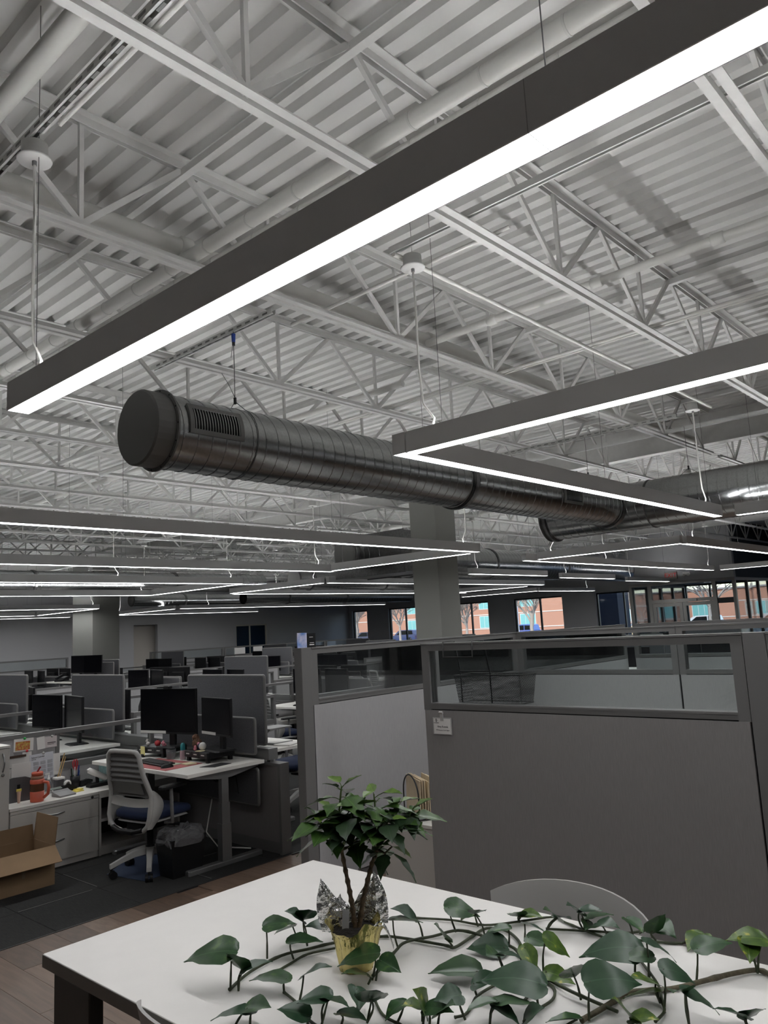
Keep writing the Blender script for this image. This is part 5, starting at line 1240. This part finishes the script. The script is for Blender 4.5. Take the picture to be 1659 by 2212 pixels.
# shell chairs (face -x)
def shell_chair(label, loc, rz):
    c = thing('shell_chair', label, 'chair', loc, rz, 'pale shell chairs at the meeting table')
    SH = mat('pale_shell_plastic', (0.36, 0.35, 0.335), 0.45); HF = 0.345
    def back(off):
        rows = []
        for j in range(15):
            u = -1+2*j/14; y = u*HF*(1-0.04*abs(u)**3); row = []
            top = 0.80-0.035*u*u-0.02*u**4
            for i in range(8):
                t = i/7; z = 0.46+(top-0.46)*t
                row.append((0.235-0.115*u*u+0.055*t+off*(1 if True else 0), y*(0.86+0.14*t), z))
            rows.append(row)
        return rows
    A_, B_ = back(-0.005), back(0.005)
    mb = MB().grid(A_).grid([list(reversed(r)) for r in B_])
    mb.grid([[A_[j][7], B_[j][7]] for j in range(15)]); mb.grid([A_[0], B_[0]]); mb.grid([A_[14], B_[14]])
    mb.build('shell_back', SH, c)
    MB().grid([[(0.235-0.115*u*u*(1-t)-0.50*t+0.02*t*u*u, u*HF*0.86*(1-0.12*t), 0.46-0.02*math.sin(math.pi*t)+0.012*u*u) for u in [-1+2*j/10 for j in range(11)]] for t in [i/10 for i in range(11)]]).build('shell_seat', SH, c)
    for sx, sy in ((0.16, 0.2), (0.16, -0.2), (-0.2, 0.2), (-0.2, -0.2)):
        MB().tube([(sx*0.7, sy*0.7, 0.44), (sx*1.25, sy*1.15, 0.0)], [0.014, 0.010], 8).build('leg', LEGM, c)
    return c
shell_chair('pale grey shell chair tucked in on the far side of the table', (2.505, 1.60, 0), 0)
shell_chair('pale grey shell chair on the near side, only its back corner showing', (1.50, 1.93, 0), math.pi)

# ------------------------------------------------------------------ poinsettia in foil-wrapped pot
PX, PY = 1.865, 1.886
po = thing('potted_poinsettia', 'leafy two-stemmed plant in gold foil pot on the table', 'plant', (PX, PY, TZ))
GOLD = mat('gold_foil', (0.66, 0.57, 0.24), 0.25, 0.8, bump=1.0, bscale=55, stretch=(1, 1, 0.22)); FOIL = mat('silver_foil', (0.82, 0.82, 0.82), 0.2, 1.0, bump=0.9, bscale=45)
rp = random.Random(21); rows = []; N_ = 64
ph_ = [rp.uniform(0, 6.28) for _ in range(4)]
for i in range(17):
    t = i/16; row = []
    for k in range(N_):
        a_ = 2*math.pi*k/N_
        cr = 0.0035*math.sin(9*a_+ph_[0]+2*t)+0.0025*math.sin(17*a_+ph_[1]-3*t)+0.0012*math.sin(31*a_+ph_[2]+5*t)
        rim = 0.135+0.014*math.sin(3*a_+0.6)+0.007*math.sin(7*a_+ph_[3]); z = t*rim
        r = 0.053+0.026*t+cr*(0.3+t)+(0.012*max(0, t-0.85)/0.15)
        row.append((r*math.cos(a_), r*math.sin(a_), z))
    rows.append(row)
MB().grid(rows, True, True).build('gold_foil_wrap', GOLD, po)
MB().lathe([(0, 0.001), (0.054, 0.001)], 24).build('wrap_bottom', GOLD, po)
MB().lathe([(0.0, 0.118), (0.03, 0.121), (0.072, 0.112)], 20).build('soil', mat('potting_soil', (0.012, 0.009, 0.007), 0.95, bump=1.0, bscale=90), po)
rv = Vector((0.666, -0.746, 0)); fv = Vector((0.746, 0.666, 0))
def foil_flap(cx, dep, w, h, lean, twist, name='foil_petal'):
    rows = []; b = rv*cx+fv*dep; rr = random.Random(int(cx*1e4)+int(dep*1e4))
    for i in range(9):
        t = i/8; ww = w*(1-t**2.3)+0.002
        row = []
        for k in range(7):
            u = -1+2*k/6
            p = b+rv*(u*ww+lean*t)+fv*(dep*0.35*t+0.02*u*u*(0.4 if dep > 0 else -0.4)+rr.uniform(-0.003, 0.003))+Vector((0, 0, 0.105+h*t+rr.uniform(-0.003, 0.003)+twist*u*t*0.01))
            row.append(p)
        rows.append(row)
    MB().grid(rows, False).build(name, FOIL, po)
foil_flap(-0.058, 0.015, 0.046, 0.145, -0.05, 1); foil_flap(-0.035, 0.055, 0.04, 0.085, -0.01, -1); foil_flap(0.042, 0.052, 0.062, 0.15, 0.022, 1); foil_flap(0.01, 0.065, 0.04, 0.07, 0, 0)
rows = [[rv*(0.062+0.06*t)+fv*(-0.02+0.05*u)+Vector((0, 0, 0.118+0.03*math.sin(t*2.6)-0.075*t*t+0.006*math.sin(9*u))) for u in [-0.5+k/6 for k in range(7)]] for t in [i/8 for i in range(9)]]
MB().grid(rows, False).build('foil_petal', FOIL, po)
tg = MB().bar(rv*-0.03+fv*-0.01+Vector((0, 0, 0.10)), rv*-0.025+fv*-0.01+Vector((0, 0, 0.175)), 0.022, 0.001, fv).build('plant_tag', mat('grey_tag', (0.32, 0.32, 0.33), 0.6), po)
st_ = [Vector((0.0575*math.cos(a)*1.10, 0.0575*math.sin(a)*1.10, z)) for z in (0.058, 0.085) for a in [math.atan2(-0.6, -0.8)+R(-24+8*i) for i in range(7)]]
MB().grid([st_[:7], st_[7:]]).build('price_sticker', mat('grey_sticker', (0.30, 0.29, 0.27), 0.6), po)
STEM = mat('brown_woody_stem', (0.085, 0.055, 0.03), 0.8, noise=0.35, nscale=70, bump=0.6, bscale=120)
GST = mat('green_stem', (0.06, 0.10, 0.025), 0.6)
def loc_(p): return Vector(p)-Vector((PX, PY, TZ))
def knobby(pts, r0, r1, name, m):
    P_ = [loc_(p) for p in pts]; out, rad = [], []; n = 6*(len(P_)-1)
    for i in range(n+1):
        t = i/n*(len(P_)-1); k = min(int(t), len(P_)-2); out.append(P_[k].lerp(P_[k+1], t-k)); rad.append((r0+(r1-r0)*i/n)*(1.3 if i % 3 == 0 else 0.93))
    MB().tube(out, rad, 9).build(name, m, po)
knobby([(1.867, 1.884, 0.85), (1.863, 1.889, 0.913), (1.858, 1.894, 0.968), (1.851, 1.902, 1.033), (1.844, 1.91, 1.098)], 0.0085, 0.006, 'trunk', STEM)
knobby([(1.873, 1.877, 0.85), (1.886, 1.863, 0.943), (1.898, 1.85, 1.002), (1.909, 1.838, 1.051), (1.922, 1.823, 1.092)], 0.0085, 0.006, 'trunk', STEM)
def leaf_mat(name, c1, c2, yel=None, rough=0.38):
    m = bpy.data.materials.new(name); m.use_nodes = True; MATS[name] = m; N, L = m.node_tree.nodes, m.node_tree.links; b = N['Principled BSDF']
    b.inputs['Roughness'].default_value = rough; b.inputs['Specular IOR Level'].default_value = 0.35
    tc = N.new('ShaderNodeTexCoord'); no = N.new('ShaderNodeTexNoise'); no.inputs['Scale'].default_value = 3.5; no.inputs['Detail'].default_value = 5
    oi = N.new('ShaderNodeObjectInfo'); ad = N.new('ShaderNodeVectorMath'); ad.operation = 'ADD'
    L.new(tc.outputs['Object'], ad.inputs[0]); L.new(oi.outputs['Random'], ad.inputs[1]); L.new(ad.outputs[0], no.inputs['Vector'])
    rp_ = N.new('ShaderNodeValToRGB'); e = rp_.color_ramp.elements; e[0].position = 0.35; e[0].color = (*c1, 1); e[1].position = 0.62; e[1].color = (*c2, 1)
    if yel: q = e.new(0.70); q.color = (*yel, 1)
    L.new(no.outputs[0], rp_.inputs[0])
    # pale midrib
    sx = N.new('ShaderNodeSeparateXYZ'); L.new(tc.outputs['Object'], sx.inputs[0]); ab = N.new('ShaderNodeMath'); ab.operation = 'ABSOLUTE'; L.new(sx.outputs[1], ab.inputs[0])
    lt = N.new('ShaderNodeMath'); lt.operation = 'LESS_THAN'; lt.inputs[1].default_value = 0.012; L.new(ab.outputs[0], lt.inputs[0])
    mx = N.new('ShaderNodeMix'); mx.data_type = 'RGBA'; L.new(lt.outputs[0], mx.inputs[0]); L.new(rp_.outputs[0], mx.inputs[6]); mx.inputs[7].default_value = (*[min(1, x*1.3+0.004) for x in c2], 1)
    L.new(mx.outputs[2], b.inputs['Base Color'])
    return m
def leaf_mesh(name, prof, fold, arch, m, back=0.0, curl=0.0, lobes=None):
    rows = []
    for t, w in prof:
        row = []
        for k in range(7):
            u = -1+2*k/6; ww = w*(1+(lobes or 0)*math.sin(t*19)*abs(u)**2)
            row.append((t-abs(u)*0.02, u*ww, fold*abs(u)*w-arch*max(0, t)**2+curl*math.sin(u*2.2)*w*0.3+0.018*math.sin(t*14+u*3)*abs(u)))
        rows.append(row)
    me = MB().grid(rows).mesh(name); me.materials.append(m); return me
PL1 = leaf_mat('poinsettia_green', (0.022, 0.055, 0.010), (0.042, 0.095, 0.018)); PL2 = leaf_mat('poinsettia_young_green', (0.05, 0.10, 0.012), (0.085, 0.15, 0.02)); PL3 = leaf_mat('poinsettia_dark_green', (0.012, 0.028, 0.012), (0.022, 0.045, 0.018))
pp = [(0.0, 0.01), (0.05, 0.13), (0.16, 0.27), (0.32, 0.335), (0.48, 0.30), (0.62, 0.235), (0.76, 0.16), (0.88, 0.075), (1.0, 0.0)]
pp2 = [(0.0, 0.01), (0.05, 0.15), (0.17, 0.31), (0.30, 0.31), (0.42, 0.38), (0.55, 0.25), (0.7, 0.175), (0.86, 0.085), (1.0, 0.0)]
PMS = [leaf_mesh('leaf', pp, 0.25, 0.10, PL1), leaf_mesh('leaf', pp2, 0.18, 0.25, PL1, lobes=0.1), leaf_mesh('leaf', pp, 0.35, 0.02, PL2), leaf_mesh('leaf', pp2, 0.1, 0.35, PL3), leaf_mesh('leaf', pp, 0.15, 0.18, PL3, lobes=0.12), leaf_mesh('leaf', pp2, 0.22, 0.12, PL1)]
def place_leaf(me, base, d, up, L, parent, name='leaf'):
    d = d.normalized(); y = up.cross(d)
    if y.length < 1e-3: y = Vector((0, 1, 0))
    y.normalize(); z = d.cross(y)
    o = link(name, me, None, parent)
    o.matrix_local = Matrix(((d.x*L, y.x*L, z.x*L, base.x), (d.y*L, y.y*L, z.y*L, base.y), (d.z*L, y.z*L, z.z*L, base.z), (0, 0, 0, 1)))
    return o
SHOOTS = [((1.844, 1.91, 1.098), (1.779, 1.938, 1.202)), ((1.844, 1.91, 1.098), (1.85, 1.903, 1.295)), ((1.844, 1.91, 1.098), (1.837, 1.843, 1.233)), ((1.844, 1.91, 1.098), (1.858, 1.97, 1.215)), ((1.922, 1.823, 1.092), (1.92, 1.825, 1.265)),
          ((1.922, 1.823, 1.092), (1.902, 1.755, 1.188)), ((1.922, 1.823, 1.092), (2.015, 1.749, 1.198)), ((1.922, 1.823, 1.092), (2.019, 1.804, 1.215)), ((1.922, 1.823, 1.092), (1.938, 1.774, 1.104)), ((1.844, 1.91, 1.098), (1.922, 1.883, 1.14))]
rl = random.Random(12); pet = MB()
for si, (a_, b_) in enumerate(SHOOTS):
    A0, B0 = loc_(a_), loc_(b_); mid = A0.lerp(B0, 0.45)+Vector((rl.uniform(-0.012, 0.012), rl.uniform(-0.012, 0.012), -0.012))
    MB().tube([A0, mid, B0], [0.0055, 0.004, 0.0028], 7).build('branch', STEM if si > 7 else GST, po)
    n = 15 if si not in (8, 9) else 6; ph0 = rl.uniform(0, 6.28)
    for k in range(n):
        az = ph0+k*2.4; t = 0.45+0.55*(k/(n-1)) if n > 4 else 0.7+0.3*k/5
        p = A0.lerp(B0, t) if t > 0.9 else (mid.lerp(B0, (t-0.45)/0.55))
        el = rl.uniform(-0.2, 0.4) if k < n-3 else rl.uniform(0.25, 0.6)
        if si in (8, 9): el = rl.uniform(-0.5, -0.1)
        d = Vector((math.cos(az)*math.cos(el), math.sin(az)*math.cos(el), math.sin(el)))
        pl_ = rl.uniform(0.018, 0.038) if k < n-2 else 0.01
        q = p+d*pl_+Vector((0, 0, 0.006)); pet.tube([p, p+d*pl_*0.5+Vector((0, 0, 0.005)), q], 0.0014, 5, False)
        d2 = (d+Vector((0, 0, rl.uniform(-0.42, 0.02)))).normalized()
        L = rl.uniform(0.075, 0.118) if k < n-3 else rl.uniform(0.05, 0.08)
        me = PMS[2] if k >= n-2 or rl.random() < 0.06 else PMS[rl.choice((0, 0, 1, 3, 4, 5, 5))]
        place_leaf(me, q, d2, Vector((rl.uniform(-0.3, 0.3), rl.uniform(-0.3, 0.3), 1)), L, po)
pet.build('leaf_stalks', GST, po)['kind'] = 'stuff'

# ------------------------------------------------------------------ trailing pothos lying over the table
VINES = [
 [(1.522, 2.086), (1.634, 2.126), (1.771, 2.140), (1.859, 2.106), (1.944, 2.065), (2.072, 1.984), (2.102, 1.912), (2.140, 1.749), (2.147, 1.709), (2.247, 1.711), (2.341, 1.717), (2.354, 1.647), (2.309, 1.567), (2.246, 1.511)],
 [(1.696, 2.060), (1.751, 2.072), (1.829, 2.074), (1.918, 2.038)],
 [(1.821, 1.772), (1.881, 1.793), (2.007, 1.845), (2.070, 1.853), (2.179, 1.825), (2.249, 1.771), (2.261, 1.670), (2.244, 1.542), (2.166, 1.460), (2.127, 1.362), (2.080, 1.265), (2.063, 1.191), (2.053, 1.092)],
 [(2.282, 1.984), (2.330, 1.856), (2.360, 1.739), (2.450, 1.657), (2.550, 1.579), (2.540, 1.523), (2.504, 1.422), (2.486, 1.337)],
 [(2.445, 1.543), (2.509, 1.425), (2.565, 1.299), (2.645, 1.261), (2.692, 1.259)],
 [(1.953, 1.145), (2.038, 1.133), (2.118, 1.123), (2.173, 1.111), (2.260, 1.032), (2.348, 0.975), (2.451, 0.921), (2.512, 0.870), (2.477, 0.813)],
 [(1.607, 1.935), (1.578, 1.842), (1.540, 1.755), (1.524, 1.695)],
 [(1.724, 1.674), (1.676, 1.599), (1.661, 1.521)],
 [(1.777, 1.429), (1.820, 1.419), (1.917, 1.452), (2.017, 1.447), (2.082, 1.452), (2.153, 1.452)],
 [(1.957, 1.329), (2.058, 1.342), (2.110, 1.338)],
 [(1.936, 1.276), (2.015, 1.269), (2.074, 1.296), (2.106, 1.343)],
 [(2.048, 0.985), (2.124, 0.994), (2.165, 1.016), (2.252, 1.065), (2.382, 1.173), (2.447, 1.245)],
 [(2.486, 1.337), (2.527, 1.245), (2.589, 1.130), (2.689, 1.099)],
]
LEAVES = [  # base x,y | top of stalk x,y,z | tip x,y,z | yellow
 (1.523, 2.083, 1.527, 2.079, 0.856, 1.439, 2.178, 0.832, 0),
 (1.534, 2.058, 1.544, 2.047, 0.803, 1.593, 1.992, 0.828, 0),
 (1.534, 2.058, 1.543, 2.048, 0.807, 1.488, 2.049, 0.868, 0),
 (1.734, 2.168, 1.734, 2.168, 0.848, 1.791, 2.104, 0.849, 0),
 (1.884, 2.179, 1.871, 2.194, 0.798, 1.804, 2.202, 0.797, 0),
 (1.880, 2.133, 1.870, 2.144, 0.833, 1.806, 2.142, 0.877, 0),
 (1.880, 2.133, 1.872, 2.141, 0.835, 1.866, 2.070, 0.878, 0),
 (1.967, 2.098, 1.960, 2.106, 0.789, 1.890, 2.132, 0.807, 0),
 (1.780, 2.089, 1.774, 2.096, 0.798, 1.840, 2.022, 0.797, 0),
 (1.611, 1.939, 1.617, 1.932, 0.782, 1.551, 2.006, 0.786, 0),
 (1.580, 1.840, 1.592, 1.827, 0.824, 1.609, 1.753, 0.868, 0),
 (1.423, 1.861, 1.427, 1.856, 0.784, 1.364, 1.927, 0.773, 0),
 (1.398, 1.895, 1.422, 1.869, 0.789, 1.433, 1.790, 0.808, 0),
 (1.542, 1.703, 1.557, 1.687, 0.816, 1.503, 1.747, 0.805, 0),
 (1.517, 1.730, 1.516, 1.731, 0.773, 1.466, 1.787, 0.790, 0),
 (1.550, 1.708, 1.558, 1.699, 0.806, 1.568, 1.625, 0.806, 0),
 (1.570, 1.656, 1.569, 1.658, 0.777, 1.589, 1.582, 0.775, 0),
 (1.655, 1.681, 1.656, 1.679, 0.803, 1.624, 1.637, 0.782, 0),
 (1.622, 1.609, 1.632, 1.598, 0.805, 1.569, 1.594, 0.857, 0),
 (1.622, 1.609, 1.632, 1.598, 0.805, 1.621, 1.530, 0.844, 0),
 (1.790, 1.764, 1.790, 1.765, 0.773, 1.719, 1.788, 0.801, 0),
 (1.819, 1.774, 1.827, 1.765, 0.823, 1.758, 1.843, 0.793, 0),
 (1.821, 1.761, 1.834, 1.746, 0.803, 1.836, 1.679, 0.787, 0),
 (2.038, 1.861, 2.030, 1.871, 0.835, 2.091, 1.802, 0.826, 0),
 (2.148, 1.844, 2.131, 1.863, 0.821, 2.061, 1.872, 0.863, 0),
 (2.147, 1.714, 2.129, 1.734, 0.778, 2.072, 1.721, 0.840, 0),
 (2.049, 1.487, 2.013, 1.527, 0.763, 1.925, 1.626, 0.766, 0),
 (1.789, 1.403, 1.780, 1.413, 0.809, 1.707, 1.431, 0.815, 0),
 (1.716, 1.493, 1.724, 1.484, 0.779, 1.653, 1.494, 0.811, 1),
 (1.670, 1.542, 1.685, 1.525, 0.800, 1.622, 1.529, 0.783, 0),
 (1.709, 1.462, 1.705, 1.467, 0.790, 1.713, 1.395, 0.797, 0),
 (2.258, 1.788, 2.245, 1.804, 0.828, 2.309, 1.731, 0.792, 0),
 (2.340, 1.752, 2.332, 1.761, 0.796, 2.262, 1.762, 0.791, 1),
 (2.263, 1.667, 2.243, 1.689, 0.830, 2.219, 1.629, 0.859, 0),
 (2.263, 1.574, 2.265, 1.572, 0.797, 2.214, 1.629, 0.787, 0),
 (2.454, 1.651, 2.455, 1.650, 0.769, 2.382, 1.652, 0.800, 0),
 (2.467, 1.668, 2.478, 1.655, 0.765, 2.485, 1.586, 0.769, 1),
 (2.321, 1.550, 2.324, 1.547, 0.801, 2.336, 1.479, 0.787, 0),
 (2.447, 1.540, 2.471, 1.513, 0.784, 2.406, 1.503, 0.835, 0),
 (2.447, 1.540, 2.473, 1.511, 0.782, 2.453, 1.451, 0.800, 0),
 (2.508, 1.433, 2.500, 1.442, 0.808, 2.438, 1.424, 0.857, 0),
 (2.510, 1.430, 2.504, 1.436, 0.811, 2.514, 1.367, 0.823, 0),
 (2.520, 1.431, 2.527, 1.423, 0.785, 2.579, 1.366, 0.793, 0),
 (2.496, 1.338, 2.478, 1.358, 0.799, 2.461, 1.300, 0.799, 0),
 (2.520, 1.431, 2.536, 1.414, 0.764, 2.463, 1.399, 0.772, 0),
 (2.542, 1.270, 2.532, 1.281, 0.806, 2.509, 1.231, 0.792, 0),
 (2.589, 1.273, 2.628, 1.229, 0.773, 2.576, 1.155, 0.766, 0),
 (2.565, 1.205, 2.560, 1.210, 0.777, 2.550, 1.166, 0.847, 0),
 (2.585, 1.129, 2.632, 1.077, 0.769, 2.546, 1.090, 0.750, 1),
 (2.338, 0.989, 2.347, 0.979, 0.841, 2.408, 0.910, 0.850, 0),
 (2.502, 0.872, 2.520, 0.852, 0.840, 2.456, 0.924, 0.841, 1),
 (2.502, 0.872, 2.489, 0.887, 0.836, 2.441, 0.867, 0.809, 1),
 (2.223, 1.544, 2.210, 1.559, 0.762, 2.137, 1.640, 0.761, 0),
 (2.080, 1.466, 2.066, 1.482, 0.807, 1.999, 1.469, 0.827, 0),
 (2.080, 1.466, 2.068, 1.480, 0.807, 2.081, 1.409, 0.808, 0),
 (2.139, 1.370, 2.105, 1.408, 0.828, 2.089, 1.369, 0.780, 1),
 (2.246, 1.511, 2.261, 1.493, 0.791, 2.261, 1.430, 0.775, 0),
 (2.139, 1.370, 2.149, 1.359, 0.848, 2.192, 1.311, 0.797, 1),
 (2.118, 1.350, 2.122, 1.347, 0.768, 2.134, 1.272, 0.750, 1),
 (2.066, 1.208, 2.056, 1.219, 0.812, 1.991, 1.205, 0.859, 0),
 (2.310, 1.161, 2.319, 1.152, 0.812, 2.206, 1.278, 0.797, 0),
 (1.974, 1.135, 1.982, 1.126, 0.844, 2.065, 1.034, 0.815, 0),
 (2.139, 1.127, 2.140, 1.126, 0.795, 2.066, 1.147, 0.782, 0),
 (2.302, 1.112, 2.308, 1.105, 0.805, 2.255, 1.164, 0.798, 0),
 (2.300, 1.114, 2.302, 1.111, 0.846, 2.349, 1.059, 0.796, 0),
 (2.173, 1.026, 2.171, 1.028, 0.775, 2.110, 1.096, 0.766, 1),
 (2.173, 1.026, 2.168, 1.031, 0.797, 2.091, 1.059, 0.833, 1),
 (2.145, 1.003, 2.151, 0.997, 0.848, 2.199, 0.942, 0.807, 0),
 (2.107, 0.922, 2.107, 0.922, 0.824, 2.154, 0.869, 0.775, 0),
 (2.107, 0.922, 2.106, 0.923, 0.824, 2.032, 0.922, 0.850, 0),
 (2.180, 0.801, 2.180, 0.802, 0.765, 2.130, 0.858, 0.794, 0),
 (2.180, 0.801, 2.180, 0.802, 0.765, 2.165, 0.750, 0.809, 0),
 (2.011, 1.037, 2.014, 1.034, 0.763, 1.953, 1.041, 0.833, 1),
 (2.011, 1.037, 2.016, 1.032, 0.763, 2.013, 0.969, 0.781, 1),
 (1.957, 1.278, 1.962, 1.272, 0.810, 1.865, 1.381, 0.815, 0),
 (1.915, 1.454, 1.911, 1.459, 0.783, 1.924, 1.387, 0.810, 0),
 (1.809, 1.337, 1.819, 1.326, 0.799, 1.746, 1.360, 0.797, 0),
 (1.809, 1.337, 1.822, 1.322, 0.799, 1.889, 1.247, 0.789, 0),
 (1.809, 1.337, 1.820, 1.324, 0.791, 1.824, 1.263, 0.768, 0),
 (1.856, 1.252, 1.855, 1.254, 0.763, 1.839, 1.195, 0.811, 0),
 (1.913, 1.173, 1.936, 1.147, 0.762, 1.885, 1.205, 0.760, 0),
 (1.719, 1.442, 1.725, 1.437, 0.779, 1.699, 1.381, 0.828, 0),
 (1.705, 1.481, 1.710, 1.475, 0.784, 1.658, 1.456, 0.850, 1),
]
pv = thing('trailing_pothos', 'trailing green vine with heart-shaped leaves spread across the table', 'plant', (2.0, 1.2, TZ))
VST = mat('pothos_stem', (0.035, 0.045, 0.020), 0.6, noise=0.3, nscale=40); VBR = mat('pothos_old_stem', (0.10, 0.085, 0.05), 0.7, noise=0.3, nscale=40, bump=0.4)
O = Vector((2.0, 1.2, TZ))
def smooth(pts, n=5):
    P_ = [Vector(p) for p in pts]; out = []
    for i in range(len(P_)-1):
        p0, p1, p2, p3 = P_[max(i-1, 0)], P_[i], P_[i+1], P_[min(i+2, len(P_)-1)]
        for k in range(n):
            t = k/n; out.append(0.5*((2*p1)+(p2-p0)*t+(2*p0-5*p1+4*p2-p3)*t*t+(3*p1-p0-3*p2+p3)*t**3))
    out.append(P_[-1]); return out
for i, v in enumerate(VINES):
    r = 0.0072 if i == 5 else (0.0048 if i in (0, 2) else 0.004)
    zz = lambda j: r+0.001+(0.012+0.004*i % 3*0 if i in (2, 11) else 0.004)*abs(math.sin(j*1.9+i))
    pts = smooth([(x-O.x, y-O.y, zz(j)) for j, (x, y) in enumerate(v)])
    MB().tube(pts, [r*(1.22 if k % 9 == 0 else 1.0) for k in range(len(pts))], 8).build('vine_stem', VBR if i == 5 else VST, pv)
hp = [(-0.13, 0.06), (-0.10, 0.20), (0.0, 0.33), (0.12, 0.405), (0.28, 0.42), (0.45, 0.37), (0.62, 0.275), (0.78, 0.16), (0.90, 0.07), (1.0, 0.0)]
V1 = leaf_mat('pothos_green', (0.020, 0.052, 0.020), (0.032, 0.075, 0.028), (0.06, 0.12, 0.03), 0.3); V2 = leaf_mat('pothos_variegated', (0.035, 0.075, 0.014), (0.075, 0.13, 0.018), (0.30, 0.30, 0.04), 0.3); V3 = leaf_mat('pothos_blue_green', (0.016, 0.044, 0.022), (0.026, 0.06, 0.03), None, 0.3)
HL = [leaf_mesh('leaf', hp, 0.10, 0.30, V1), leaf_mesh('leaf', hp, 0.22, 0.14, V3), leaf_mesh('leaf', hp, 0.05, 0.45, V3), leaf_mesh('leaf', hp, 0.30, 0.06, V1), leaf_mesh('leaf', hp, 0.12, 0.22, V2), leaf_mesh('leaf', hp, 0.25, 0.1, V2)]
rq = random.Random(2)
for i, (bx, by, ax, ay, az, tx, ty, tz, yl) in enumerate(LEAVES):
    bpt, apt, tpt = Vector((bx, by, TZ+0.005))-O, Vector((ax, ay, az))-O, Vector((tx, ty, tz))-O
    d = tpt-apt; L = max(0.078, min(0.16, d.length*1.1))
    me = HL[rq.choice((4, 5))] if yl else HL[rq.choice((0, 1, 2, 3, 0, 1))]
    arch = {0: 0.30, 1: 0.14, 2: 0.45, 3: 0.06, 4: 0.22, 5: 0.10}[HL.index(me)]
    d = (d+Vector((0, 0, arch*L*0.8)))           # the blade arches down, so aim its root higher
    up = Vector((0, 0, 1))+Vector((rq.uniform(-0.45, 0.45), rq.uniform(-0.45, 0.45), 0))-fv*rq.uniform(-0.1, 0.35)
    place_leaf(me, apt, d, up, L, pv)
    m_ = bpt.lerp(apt, 0.5)+Vector((rq.uniform(-0.008, 0.008), rq.uniform(-0.008, 0.008), 0.004))
    MB().tube(smooth([bpt, m_, apt], 4), [0.0034]*4+[0.0026]*5, 7).build('leaf_stalk', VST, pv)
